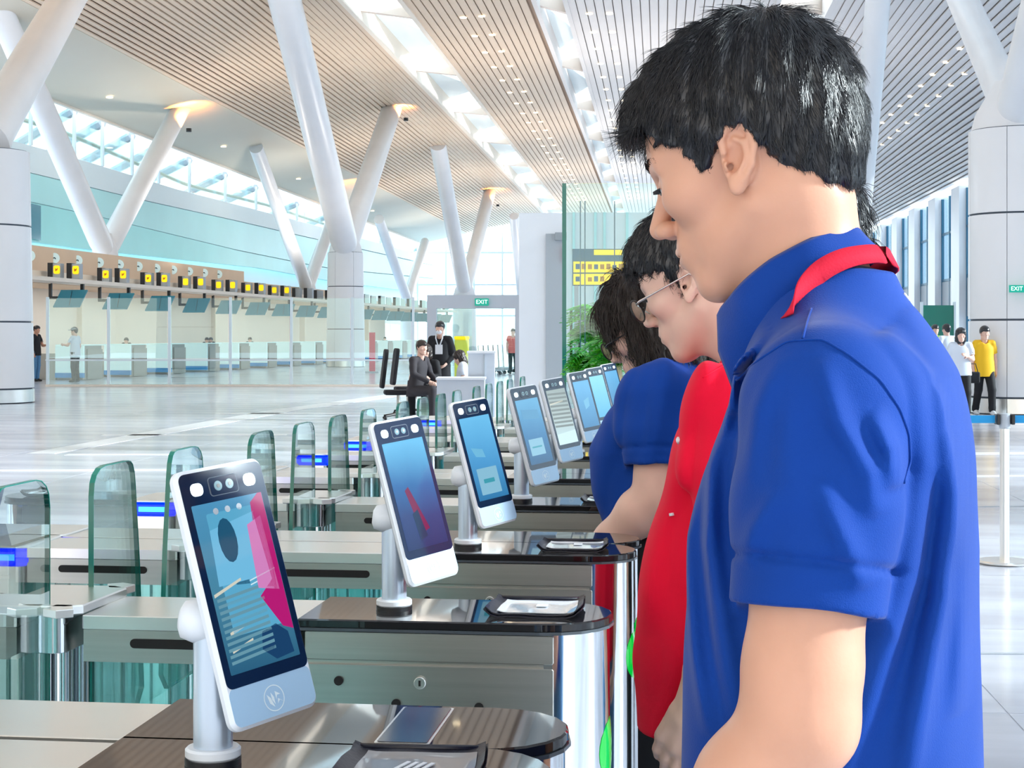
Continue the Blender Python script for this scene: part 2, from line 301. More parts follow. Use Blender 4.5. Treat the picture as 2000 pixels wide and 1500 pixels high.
# roof over the clerestory rooms behind the glass
# the hall goes on to the left and behind the camera
MB().box((-28.5, 2, 6), (.4, 100, 12)).build('wall_left_near', MATS['pale'], None, kind='structure') if 0 else None
rot_ = Matrix.Rotation(-HA, 4, 'Z')
MB().box((-28.4, 0, 5.6), (.4, 92, 11.2), rot_).build('wall_3', MATS['beige_l'], None, kind='structure')
MB().box((-4, -45, 7), (50, .4, 14), rot_).build('wall_back', MATS['beige_l'], None, kind='structure')
# ---- far end of the hall: glazed wall with mullions
we = thing('window_2', label='tall bright glazed end wall of the hall', kind='structure')
YE = 174
for i in range(24):
    x = -22+i*3.0; MB().tube([(x, YE, 0), (x, YE, 14.5)], .12, 6).build('mullion', MATS['pale'], we)
    MB().quad((x+.1, YE, 0), (x+2.9, YE, 0), (x+2.9, YE, 14.3), (x+.1, YE, 14.3)).build('window_pane', MATS['rglass'], we)
for z in (3.5, 6.8, 10.2): MB().box((13, YE, z), (70, .2, .18)).build('transom', MATS['pale'], we)
# ---- right window wall at l = 19
wr = thing('wall_right', label='right hand window wall of tall piers and glass', kind='structure')
MB().box((hall(19.4, -30).x, -30, 5.6), (.4, 30, 11.2), None).build('solid_wall_panel', MATS['beige_l'], wr)  # unseen stretch made windowless to cut light from behind the camera
for k in range(22):
    Y = -15+k*9.0
    a = hall(19, Y); vs = []
    MB().box((0, 0, 5.3), (1.2, 2.9, 10.9), Matrix.Translation((a.x+.3, Y+1.3, 0)) @ Matrix.Rotation(-HA, 4, 'Z')).build('pier', MATS['colwhite'], wr)
    b = hall(19.2, Y+5.9)
    MX = Matrix.Translation((b.x, Y+5.9, 0)) @ Matrix.Rotation(-HA, 4, 'Z')
    MB().box((0, 0, 7.9), (.1, 6.1, 5.6), MX).build('window_pane', MATS['sky_glass'], wr); MB().box((0, 0, 1.35), (.1, 6.1, 2.6), MX).build('window_pane', MATS['sky_glass'], wr)
    MB().box((0, 0, 3.8), (.35, 6.1, 2.4), MX).build('spandrel', MATS['grey'], wr)
    for dy in (-2.9, 0, 2.9): MB().box((-.12, dy, 5.3), (.16, .22, 10.6), MX).build('window_frame', MATS['denimw'], wr)
    for z in (2.7, 5.1, 8.2): MB().box((-.1, 0, z), (.14, 6.1, .16), MX).build('window_frame', MATS['denimw'], wr)
# ---- V columns
UPL = mat('uplight_lamp', (1, .7, .3), .3, emis=(1, .62, .22), es=4)
def uplight(p, parent, e=120, aim=(0, 0, 1)):
    ld = bpy.data.lights.new('uplight', 'SPOT'); ld.energy = e*2.2; ld.color = (1, .36, .07); ld.spot_size = 1.3; ld.spot_blend = .8; ld.shadow_soft_size = .15
    o = bpy.data.objects.new('uplight', ld); C.objects.link(o); o.location = p; o.rotation_euler = Vector(aim).to_track_quat('-Z', 'Y').to_euler(); o.parent = parent
def vcolumn(px, Y, yj, arms, lab, r=.85, panels=True, rb=None):
    z1 = EYE-(yj-HY)/FPX*Y; base = Vector(((px-CX)/FPX*Y, Y, 0)); rb = rb or r*1.04
    t = thing('column', base, 0, lab, 'column')
    if panels:
        cuts = [0, .30, max(1.7, z1*.32), z1*.70, z1]
        MB().tube([(0, 0, 0), (0, 0, z1)], [rb-.04, r-.04], 32).build('core', MATS['seam'], t)
        for a, b in zip(cuts, cuts[1:]):
            for k in range(6):
                a0, a1 = math.radians(60*k+62), math.radians(60*k+122)-.012; vs = []; fs = []; n = 8
                g = .018
                for z in (a+g, b-g):
                    rr_ = rb+(r-rb)*z/z1
                    for i in range(n+1): q = a0+(a1-a0)*i/n; vs.append((rr_*math.cos(q), rr_*math.sin(q), z))
                    for i in range(n+1): q = a0+(a1-a0)*i/n; vs.append(((rr_-.03)*math.cos(q), (rr_-.03)*math.sin(q), z))
                m_ = n+1
                for i in range(n): fs += [(i, i+1, 2*m_+i+1, 2*m_+i), (m_+i, 3*m_+i, 3*m_+i+1, m_+i+1), (2*m_+i, 2*m_+i+1, 3*m_+i+1, 3*m_+i), (i, m_+i, m_+i+1, i+1)]
                fs += [(0, 2*m_, 3*m_, m_), (n, m_+n, 3*m_+n, 2*m_+n)]
                autosmooth(MB().add(vs, fs).build('cladding_panel', MATS['colwhite'] if a > 0 else MATS['steel_l'], t))
    else:
        autosmooth(MB().tube([(0, 0, 0), (0, 0, z1)], [rb, r], 28).build('shaft', MATS['colwhite'], t))
    if len(arms) > 1: autosmooth(MB().tube([(0, 0, z1-.02), (0, 0, z1+.3), (0, 0, z1+.9)], [r*.95, r*.86, r*.45], 28).build('junction', MATS['colwhite'], t))
    for (ax, ay, Ya, r0, r1, lit) in arms:
        p = Wp(ax, ay, Ya)-base; s = Vector((0, 0, z1-.1)); hv = Vector((p.x, p.y, 0)).normalized(); s = s-hv*r*.30+Vector((0, 0, .15))
        autosmooth(MB().tube([s, s.lerp(p, .06), s.lerp(p, .5), p], [r*.62, r0, (r0+r1)/2, r1], 24).build('raking_arm', MATS['colwhite'], t))
        if lit:
            d = (s-p).normalized(); q = p+d*2.2+Vector((.9, -.5, -.1)); uplight(q, t, lit, (p-q)+Vector((0, 0, .5)))
            MB().slab(circ(.12, 12), -.08, .08, mx=Matrix.Translation(q-Vector((0, 0, .12)))).build('uplight_housing', MATS['black'], t)
def ceiling_fill_spot(x, Y, z, e):  # unseen upward spots added to brighten the ceiling
    ld = bpy.data.lights.new('wash_light', 'SPOT'); ld.energy = e; ld.color = (1, .90, .80); ld.spot_size = 2.6; ld.spot_blend = 1; ld.shadow_soft_size = .6
    o = bpy.data.objects.new('wash_light', ld); C.objects.link(o); o.location = (x, Y, z); o.rotation_euler = (PI, 0, 0)
for Yw in (20, 45, 70, 95, 120, 145):
    for l in (-19, -8, 1): ceiling_fill_spot(l+HK*Yw, Yw, 3.6, 1500)
vcolumn(-30, 34.7, 295, [(165, -60, 50, .50, .50, 0)], 'big white column with one thick raking arm cut off at the left picture edge', r=.92, rb=1.02)
vcolumn(675, 73.9, 493, [(546, -40, 56, .60, .58, 0), (772, 192, 87, .55, .52, 900)], 'white V-armed column in the open hall beyond the glass railing', r=.80, rb=.88)
vcolumn(907, 118.6, 573, [(855, 281, 103, .52, .52, 0), (956, 376, 134.5, .50, .50, 1500)], 'white V-armed column rising behind the grey portal', r=.80, rb=.9, panels=False)
vcolumn(1986, 30, 255, [(1862, -40, 40, .36, .34, 0), (2150, -400, 22, .42, .40, 0)], 'huge white panelled column at the right with exit sign', r=.86, rb=.86)
vcolumn(1668, 62, 560, [(1720, -60, 54, .42, .42, 0)], 'white column whose raking arm rises behind the nearest man', r=.7, panels=False)
vcolumn(205, 65, 500, [(-30, -50, 52, .45, .42, 0), (357, 204, 75.5, .45, .42, 1100)], 'white V-armed column standing behind the check-in shelf', r=.56, panels=False)
vcolumn(600, 102, 568, [(500, 288, 89, .40, .38, 0), (664, 388, 112, .42, .40, 1200)], 'slim white V-armed column left of the panelled one', r=.6, panels=False)
vcolumn(795, 142, 587, [(740, 428, 128, .42, .40, 0), (830, 472, 153, .42, .40, 0)], 'farthest pale V-armed column beyond the check-in island', r=.6, panels=False)
vcolumn(1020, 150, 600, [(1004, 422, 140, .4, .4, 0)], 'far grey column leaning beside the white pillar', r=.5, panels=False)
# ================================================================== GATES
ZT = 1.022
HPL = .09
def pad(x0, x1, w, n=10):   # plate outline: square left end, round right end
    r = w/2*.96; out = [(x0, -w/2), (x1-r, -w/2)]
    for i in range(1, n): a = -PI/2+PI*i/n; out.append((x1-r+r*math.cos(a), w/2*math.sin(a)))
    return out+[(x1-r, w/2), (x0, w/2)]
def flap(parent, y0, y1, zb=.80):
    # swinging glass leaf standing across the lane, hinged at y0, free edge at y1
    s = 1 if y1 > y0 else -1; L = abs(y1-y0)
    pts = [(0, zb+.03), (.03, zb), (L-.03, zb), (L, zb+.03), (L-.02, ZT+.02), (L*.82, ZT+.155), (L*.80, ZT+.173), (L*.765, ZT+.186), (L*.72, ZT+.192), (L*.66, ZT+.194), (.05, ZT+.194), (.03, ZT+.191), (.013, ZT+.182), (.004, ZT+.17), (0, ZT+.15)]
    # outline in (y,z); the long slanting edge points to the lane centre
    mx = Matrix.Translation((-.958, y0, 0)) @ Matrix(((0, 0, 1, 0), (s, 0, 0, 0), (0, 1, 0, 0), (0, 0, 0, 1)))
    ins = [(.002+(L-.004)*p[0]/L, p[1]) for p in pts]
    g = MB().slab(ins, -.0036, .0036, mx=mx).build('glass_flap', MATS['glass'], parent)
    e = MB(); n = len(pts); vs = []; fs = []
    cx, cy = L/2, ZT-.05
    for k, p in enumerate(pts):
        q = (p[0]+(cx-p[0])/max(.05, math.hypot(cx-p[0], cy-p[1]))*.0014, p[1]+(cy-p[1])/max(.05, math.hypot(cx-p[0], cy-p[1]))*.0014)
        for a, b in ((p, -.0042), (p, .0042), (q, .0042), (q, -.0042)): vs.append((a[0], a[1], b))
    for k in range(n):
        j = (k+1) % n
        for u in range(4): fs.append((4*k+u, 4*k+(u+1) % 4, 4*j+(u+1) % 4, 4*j+u))
    e.add(vs, fs, mx).build('polished_edge', MATS['gedge'], g)
def gate(yp, w, front, back, lab, detail=2):
    t = thing('ticket_gate', row(0, yp), -TH, lab, 'gate', 'automatic gates in the row')
    h = w/2; f = -h
    autosmooth(MB().slab(pad(-.585, -.148, w+.012), ZT-.013, ZT, .002).build('top_plate', MATS['plate'], t), 30)
    MB().slab(pad(-.586, -.146, w+.016), ZT-.016, ZT-.012).build('plate_rim', MATS['plate_edge'], t)
    # cabinet carcass + front panels standing proud with gaps
    MB().box((-.40, 0, .50), (.35, w-.016, .996)).build('carcass', MATS['steel'], t)
    for s in ((-1, 1) if detail else (-1,)):
        MB().slab(rr(.352, .040, .002, 1), 0, .006, .001, Matrix.Translation((-.40, s*(h-.008), .984)) @ Matrix.Rotation(PI/2, 4, 'X') if s < 0 else Matrix.Translation((-.40, h-.008+.0, .984)) @ Matrix.Rotation(-PI/2, 4, 'X')).build('upper_panel', MATS['steel'], t)
        q = MB().slab(rr(.352, .42, .002, 1), 0, .006, .001, (Matrix.Translation((-.40, s*(h-.008), .748)) @ Matrix.Rotation(PI/2 if s < 0 else -PI/2, 4, 'X'))).build('service_door', MATS['steel'], t)
        MB().slab(rr(.352, .50, .002, 1), 0, .006, .001, (Matrix.Translation((-.40, s*(h-.008), .275)) @ Matrix.Rotation(PI/2 if s < 0 else -PI/2, 4, 'X'))).build('lower_panel', MATS['steel'], t)
        if s < 0:
            for hx, hz in ((-.527, .935), (-.445, .905), (-.328, .903)):
                MB().slab(circ(.0065, 16), -.001, .0015, mx=Matrix.Translation((hx, f-.0, hz)) @ Matrix.Rotation(PI/2, 4, 'X')).build('sensor_hole', MATS['hole'], q)
            lk = MB().slab(circ(.0085, 20), -.001, .003, .0008, Matrix.Translation((-.411, f, .935)) @ Matrix.Rotation(PI/2, 4, 'X')).build('lock', MATS['steel_l'], q)
            MB().box((-.411, f-.003, .935), (.003, .002, .008)).build('keyhole', MATS['hole'], t)
    pts = [(x, y) for x, y in pad(-.226, -.152, w-.006, 16)]
    autosmooth(MB().slab(pts, .0, ZT-.016).build('end_cap', MATS['chrome'], t), 40)
    # green lens on the nose of the end cap
    rc = (w-.006)/2*.96; xc = -.152-rc; vs = [(xc+rc+.002, 0, .83)]; fs = []; nr_ = 6; na = 24
    for i in range(1, nr_+1):
        for k in range(na):
            r_ = .045*i/nr_; a = 2*PI*k/na; q = r_*math.cos(a)/rc; ro = rc+.0025*(1-(i/nr_)**2)+.0003; vs.append((xc+ro*math.cos(q), ro*math.sin(q)*1.04, .83+r_*math.sin(a)))
    for k in range(na):
        fs.append((0, 1+k, 1+(k+1) % na))
        for i in range(nr_-1): fs.append((1+i*na+k, 1+(i+1)*na+k, 1+(i+1)*na+(k+1) % na, 1+i*na+(k+1) % na))
    MB().add(vs, fs).build('status_light', MATS['green'], t, True)
    for xa, xb in ((-.905, -.586), (-1.30, -1.02)):
        xm = (xa+xb)/2; Lx = xb-xa
        MB().slab(rr(Lx, w-.01, .003, 1, xm, 0), .998, ZT-.004, .001).build('rail_top', MATS['steel_l'], t)
        MB().box((xm, 0, .974), (Lx-.002, w-.02, .046)).build('rail_body', MATS['steel'], t)
        MB().box((xm, 0, .957), (Lx-.002, w-.035, .012)).build('rail_shadow_lip', MATS['steel'], t)
        for s in (-1, 1):
            sl = rr(min(.20, Lx*.62), .0135, .0067, 5)
            MB().slab(sl, -.001, .0015, mx=Matrix.Translation((xm+.01, s*(h-.010), .9785)) @ Matrix.Rotation(PI/2 if s < 0 else -PI/2, 4, 'X')).build('sensor_slot', MATS['hole'], t)
            g = MB().box((xm, s*(h-.03), .52), (Lx-.01, .008, .86)).build('side_glass', MATS['glassd'], t)
            if detail:
                for xx in (xa+.006, xm, xb-.006): MB().box((xx, s*(h-.03), .52), (.003, .0095, .86)).build('glass_joint', MATS['gedge'], g)
    MB().box((-.94, 0, .045), (.72, w-.01, .09)).build('plinth', MATS['steel_l'], t)
    # pivot housing between the rails
    hp = [(-1.03, f-.006), (-.925, f-.006), (-.905, f+.012), (-.90, h-.012), (-.925, h+.006), (-1.03, h+.006)]
    MB().slab(hp, ZT-.004, ZT+.010, .002).build('pivot_cap', MATS['steel_l'], t)
    autosmooth(MB().slab(rr(.075, w-.005, .02, 5, -.968, 0), .962, ZT-.003, .001).build('pivot_housing', MATS['chrome'], t), 30)
    for (cx_, cy_) in ((-.985, -.03), (-.955, -.03), (-.985, .03), (-.955, .03), (-.97, 0)):
        autosmooth(MB().tube([(cx_, cy_, .09), (cx_, cy_, .963)], .014, 12).build('pivot_tube', MATS['chrome'], t))
    if front: flap(t, f+.01, f-.215)
    if back: flap(t, h-.01, h+.215)
    for s, on in ((-1, front), (1, back)):
        if on:   # horn of the cap that reaches to the hinge
            MB().slab([(-.93, 0), (-.905, 0), (-.90, .035), (-.925, .05), (-.945, .035)], ZT-.002, ZT+.010, .001, Matrix.Translation((0, s*(h-.01), 0)) @ Matrix.Diagonal((1, s, 1, 1)) if s > 0 else Matrix.Translation((0, -h+.01, 0)) @ Matrix.Rotation(PI, 4, 'Z') @ Matrix.Translation((1.85, 0, 0))).build('hinge_bracket', MATS['steel_l'], t)
    # far end post with the blue light band
    MB().slab(rr(.100, w, .01, 4, -1.352, 0), .0, .984, .002).build('end_post', MATS['steel_l'], t)
    MB().slab(circ(.007, 14), -.001, .0015, mx=Matrix.Translation((-1.345, f, .925)) @ Matrix.Rotation(PI/2, 4, 'X')).build('sensor_hole', MATS['hole'], t)
    b = MB().slab(rr(.112, w+.012, .02, 6, -1.352, 0), .984, 1.016, .006).build('blue_light_band', MATS['blue'], t)
    MB().slab(rr(.070, .004, .0018, 3), -.006, .006, mx=Matrix.Translation((-1.352, f-.005, 1.0))).build('light_core', MATS['cyan'], b)
    MB().slab(rr(.118, w+.016, .02, 6, -1.352, 0), 1.0165, ZT, .002).build('end_cap_plate', MATS['steel_l'], t)
    return t
P = 1.57
gl = [(1.478, .166, 1, 0, 'nearest stainless gate, its black top carrying the first terminal and big folder'), (1.648, .166, 0, 1, 'stainless gate with an inset reader window directly behind the nearest gate'),
      (2.345, .185, 1, 1, 'stainless gate with three sensor holes and a black folder beside second terminal'), (3.045, .166, 1, 0, 'stainless gate under the third terminal, front one of the far pair'), (3.215, .166, 0, 1, 'stainless gate with bare rounded top behind the third terminal gate'),
      (3.915, .185, 1, 1, 'stainless gate carrying the fourth terminal, before the woman in navy'), (4.62, .166, 1, 0, 'stainless gate carrying the fifth terminal, striped screen'), (4.79, .166, 0, 1, 'stainless gate directly behind the fifth terminal gate'),
      (5.48, .185, 1, 1, 'stainless gate carrying the sixth terminal'), (6.18, .166, 1, 0, 'stainless gate carrying the seventh, pale blue terminal'), (6.35, .166, 0, 1, 'stainless gate directly behind the seventh terminal gate'), (7.05, .185, 1, 1, 'stainless gate carrying the eighth terminal'),
      (7.75, .166, 1, 0, 'stainless gate second from the far end of the row'), (7.92, .166, 0, 1, 'stainless gate at the far end of the row')]
for k, g in enumerate(gl): gate(*g, detail=1 if k < 5 else 0)
# reader window on the second gate's plate
rw = MB().slab(rr(.050, .150, .003, 3), 0, .0012, .0003).build('reader_window', mat('reader_glass', (.03, .035, .05), .15, spec=.8)); rw.location = row(-.305, 1.648, ZT+.0002); rw.rotation_euler = (0, 0, -TH)
tag(rw, 'dark inset reader window on the top of the second gate', 'scanner')
MB().slab(rr(.055, .156, .003, 3), -.0002, .0004).build('window_frame_line', MATS['steel_l'], rw)

# ------------------------------------------------------------------ face terminals
YAW, TILT, ROLL, TW, TL_ = .7285, .2576, .092, .1056, .2422
def grad_screen(name, cols, dir_='z', es=.8, rough=.07, mixn=.0):
    m = mat(name, cols[0][1], rough, spec=.6); N = m.node_tree.nodes; L = m.node_tree.links; p = N['Principled BSDF']; p.inputs['Base Color'].default_value = (.004, .01, .02, 1)
    t = N.new('ShaderNodeTexCoord'); s = N.new('ShaderNodeSeparateXYZ'); r = N.new('ShaderNodeValToRGB'); n = N.new('ShaderNodeTexNoise'); n.inputs['Scale'].default_value = 22
    mr = N.new('ShaderNodeMath'); mr.operation = 'MULTIPLY_ADD'; mr.inputs[1].default_value = mixn; L.new(t.outputs['Object'], n.inputs['Vector'])
    L.new(t.outputs['Generated'], s.inputs[0]); L.new(n.outputs['Fac'], mr.inputs[0]); L.new(s.outputs[2], mr.inputs[2])
    e = r.color_ramp.elements
    while len(e) < len(cols): e.new(.5)
    for k, (q, c) in enumerate(cols): e[k].position = q; e[k].color = (*c, 1)
    L.new(mr.outputs[0], r.inputs[0]); L.new(r.outputs[0], p.inputs['Emission Color']); p.inputs['Emission Strength'].default_value = es
    return m
def flatm(n, c, es=.8): return mat('screen_'+n, (.0, .0, .0), .07, emis=c, es=es, spec=.6)
def terminal(k, yp, lab, screen, art):
    t = thing('face_terminal', row(-.465, yp, ZT), -YAW, lab, 'terminal', 'face scanning terminals on the gates')
    # face frame in local coordinates of the thing
    off = row(.0316, .0065) ; R = Matrix.Rotation(YAW, 3, 'Z'); o = R @ off; ctr = Vector((o.x, o.y, .1601))
    w = Vector((0, 1, 0)); u = Vector((-math.sin(TILT), 0, math.cos(TILT)))
    w2 = w*math.cos(ROLL)+u*math.sin(ROLL); u2 = u*math.cos(ROLL)-w*math.sin(ROLL); n = w2.cross(u2)
    FM = Matrix(((w2.x, u2.x, n.x, ctr.x), (w2.y, u2.y, n.y, ctr.y), (w2.z, u2.z, n.z, ctr.z), (0, 0, 0, 1)))
    post = Vector((0, 0, 0))
    autosmooth(MB().slab(circ(.0262, 32), .0, .006).build('rubber_ring', MATS['black'], t))
    autosmooth(MB().slab(circ(.0258, 32), .006, .016, .002).build('base_flange', MATS['tplast'], t))
    autosmooth(MB().tube([(0, 0, .014), (0, 0, .122)], .0182, 28).build('post', MATS['tpost'], t))
    # tilt hinge: thick rounded knuckle reaching forward to the housing
    hz = .132; hub = MB(); a = FM @ Vector((-.012, -.028, -.014)); b = Vector((-.004, -.006, hz))
    d = (a-b); st = [b+d*q for q in (-.85, -.72, -.3, .4, .8)]
    autosmooth(MB().tube(st, [.009, .0170, .0205, .0205, .018], 24).build('tilt_hinge', MATS['tplast'], t), 50)
    body = MB().slab(rr(TW, TL_, .011, 6), -.012, 0, .0035, FM).build('housing', MATS['tplast'], t); autosmooth(body, 30)
    MB().slab(rr(TW-.012, TL_-.012, .009, 6), -.018, -.011, .002, FM).build('back_shell', MATS['trimgrey'], body)
    z = .0003
    chin = MB().slab(rr(TW-.007, .036, .008, 5, 0, -TL_/2+.0215), 0, z, mx=FM).build('chin_panel', MATS['tchin'], body)
    MB().slab(rr(TW-.007, TL_-.042, .007, 5, 0, .0175), 0, .0006, mx=FM).build('front_glass', MATS['tglass'], body)
    for s in (-1, 1): MB().slab(rr(.0145, .0120, .005, 5, s*.0315, .1015), .0005, .0012, .0003, FM).build('lamp', MATS['lamp'], body)
    cm = MB().slab(rr(.033, .0165, .003, 4, 0, .1015), .0005, .0013, .0003, FM).build('camera_window', MATS['tglass'], body)
    MB().slab(rr(.0345, .018, .0035, 4, 0, .1015), .0004, .0009, mx=FM).build('camera_bezel', MATS['seam'], body)
    for s in (-1, 1):
        MB().slab(circ(.0048, 18, s*.0068, .1015), .0012, .0018, .0003, FM).build('lens', mat('camera_lens', (.10, .18, .22), .1, coat=1, emis=(.2, .4, .45), es=.3), body)
        MB().slab(circ(.002, 10, s*.0068, .1015), .0017, .0021, mx=FM).build('lens_pupil', MATS['black'], body)
    MB().slab(rr(.084, .158, .001, 2, 0, .0085), .0005, .0009, mx=FM).build('display', screen, body)
    # emblem: thin ring with a wing-like mark
    ring = MB(); n_ = 28
    vs = [((r*math.cos(2*PI*i/n_)), -.1015+r*math.sin(2*PI*i/n_), .0007) for r in (.0122, .0112) for i in range(n_)]
    ring.add(vs, [(i, (i+1) % n_, n_+(i+1) % n_, n_+i) for i in range(n_)], FM)
    em = MATS['pale']
    for q in ([(-.008, .005), (-.004, .001), (-.001, -.008), (-.006, -.004)], [(-.003, .006), (0, .001), (.0, -.006), (-.003, -.001)], [(.002, .006), (.008, .002), (.004, .002), (.002, -.002)], [(.004, -.001), (.011, -.006), (.006, -.003), (.003, -.006)]):
        ring.add([(x, y-.1015, .0007) for x, y in q], [(0, 1, 2, 3)], FM)
    ring.build('emblem', em, body)
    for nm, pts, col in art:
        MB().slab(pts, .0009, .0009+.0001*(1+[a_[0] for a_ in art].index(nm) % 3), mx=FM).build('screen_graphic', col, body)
    return t
def poly(*p): return list(p)
def bars(y0, y1, n, x0, x1, slope=0, frac=.5):
    out = []
    for i in range(n):
        y = y0+(y1-y0)*i/n; h = (y1-y0)/n*frac; out.append([(x0, y), (x1, y+slope), (x1, y+h+slope), (x0, y+h)])
    return out
LB = flatm('light_blue', (.16, .48, .72)); DK = flatm('dark_silhouette', (.015, .09, .17)); MG_REFL = flatm('magenta', (.45, .01, .16)); PK_REFL = flatm('pink', (.62, .22, .50)); GB = flatm('grey_blue', (.13, .30, .38)); NV = flatm('navy', (.01, .05, .13)); CRM = flatm('cream', (.62, .62, .52)); WT = flatm('pale_white', (.60, .80, .88)); CARD = flatm('card', (.24, .50, .66)); TB = flatm('teal_bar', (.05, .33, .42)); RS = flatm('rose_smear', (.22, .02, .10))
el = lambda cx, cy, a, b, n=16: [(cx+a*math.cos(2*PI*i/n), cy+b*math.sin(2*PI*i/n)) for i in range(n)]
art1 = [('a', rr(.064, .115, .002, 2, .004, .020), flatm('mid_blue', (.10, .38, .58))), ('b', poly((-.032, .010), (.028, .010), (.030, .072), (-.028, .062)), LB), ('pk', poly((.012, .0), (.036, -.006), (.034, .066), (.016, .06)), PK_REFL)]  # red shirt and ceiling slat reflections painted into the screen as glowing shapes
art1 += [('g%d' % i, p, GB) for i, p in enumerate(bars(-.062, .002, 11, -.038, .016, .004))] + [('c%d' % i, p, CRM) for i, p in enumerate([[(-.040, .001), (-.006, .011), (-.006, .0135), (-.040, .004)], [(-.032, -.036), (-.010, -.030), (-.010, -.028), (-.032, -.033)], [(-.034, -.052), (-.008, -.045), (-.008, -.043), (-.034, -.050)]])]
art1 += [('h', el(-.010, .050, .0105, .021), DK), ('n', poly((-.018, .052), (-.002, .052), (.004, .006), (-.012, .008)), DK), ('m', poly((.020, .030), (.0415, .072), (.0415, .0875), (.037, .0875), (.026, .080)), MG_REFL), ('m2', poly((.026, .07), (.0415, .0875), (.0415, -.045), (.030, -.040), (.012, -.008), (.030, .005)), MG_REFL), ('d2', poly((.004, -.040), (.022, -.036), (.034, -.046), (.036, -.066), (.014, -.068), (.0, -.056)), NV)]
art1 += [('ln%d' % i, p, WT) for i, p in enumerate([[(.004, .004+.004*i), (.036, .010+.004*i), (.036, .0112+.004*i), (.004, .0052+.004*i)] for i in range(3)])]
art1 += [('dot%d' % i, el(-.016+.014*i, .0785, .0032, .0032, 10), MATS['grey']) for i in range(3)]
s1 = grad_screen('screen_first', [(0, (.02, .10, .18)), (.45, (.06, .22, .32)), (1, (.07, .28, .48))], es=.8)
s2 = grad_screen('screen_second', [(0, (.005, .02, .10)), (.35, (.02, .05, .19)), (.62, (.02, .14, .38)), (1, (.13, .50, .80))], es=.85, mixn=.1)
s3 = grad_screen('screen_third', [(0, (.02, .15, .33)), (.5, (.07, .30, .58)), (1, (.14, .48, .78))], es=.85, mixn=.12)
s4 = grad_screen('screen_fourth', [(0, (.005, .06, .16)), (.5, (.02, .16, .36)), (1, (.10, .36, .60))], es=.85, mixn=.15)
s5 = grad_screen('screen_fifth', [(0, (.5, .7, .75)), (.5, (.40, .48, .46)), (1, (.30, .36, .34))], es=.85)
s6 = grad_screen('screen_sixth', [(0, (.02, .16, .36)), (1, (.12, .42, .72))], es=.85, mixn=.2); s7 = grad_screen('screen_seventh', [(0, (.06, .36, .62)), (1, (.22, .62, .85))], es=.9, mixn=.2)
art2 = [('r', poly((-.020, .015), (-.012, .020), (.012, -.045), (-.006, -.050)), RS), ('q', poly((-.016, -.020), (-.004, -.015), (.004, -.055), (-.012, -.06)), NV)]
art3 = [('k', rr(.056, .050, .001, 1, -.002, -.036), CARD), ('b', rr(.030, .008, .001, 1, -.002, -.036), TB), ('w', poly((-.03, .03), (.0, .024), (.004, .008), (-.022, .012)), LB)]
art4 = [('k', rr(.052, .040, .001, 1, -.004, -.030), CARD), ('b', rr(.036, .004, .001, 1, -.004, -.030), TB), ('p1', poly((-.03, .04), (.03, .036), (.03, .058), (-.03, .064)), flatm('mid_blue2', (.08, .30, .52)))]
art5 = [('s%d' % i, p, mat('screen_stripe', (0, 0, 0), .1, emis=(.22, .26, .25), es=.8)) for i, p in enumerate(bars(-.02, .085, 9, -.04, .04, -.004))] + [('c1', poly((-.04, .045), (.02, .050), (.02, .054), (-.04, .049)), CRM), ('w', poly((-.042, -.07), (.042, -.07), (.042, -.035), (-.042, -.04)), WT)]
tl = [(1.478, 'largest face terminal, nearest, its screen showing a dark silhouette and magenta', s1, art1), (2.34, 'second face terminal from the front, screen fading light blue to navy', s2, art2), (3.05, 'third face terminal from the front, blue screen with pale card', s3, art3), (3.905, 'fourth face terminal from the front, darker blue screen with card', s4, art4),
      (4.62, 'fifth face terminal from the front, grey striped screen with white foot', s5, art5), (5.48, 'sixth face terminal from the front with plain blue screen', s6, [('w', poly((-.01, .02), (.02, .03), (.015, .0), (-.008, -.01)), LB)]), (6.19, 'seventh face terminal from the front with brightest pale blue screen', s7, []), (7.05, 'farthest face terminal, beside the woman\'s curly hair', s6, [])]
for k, (yp, lab, s, a) in enumerate(tl): terminal(k, yp, lab, s, a)

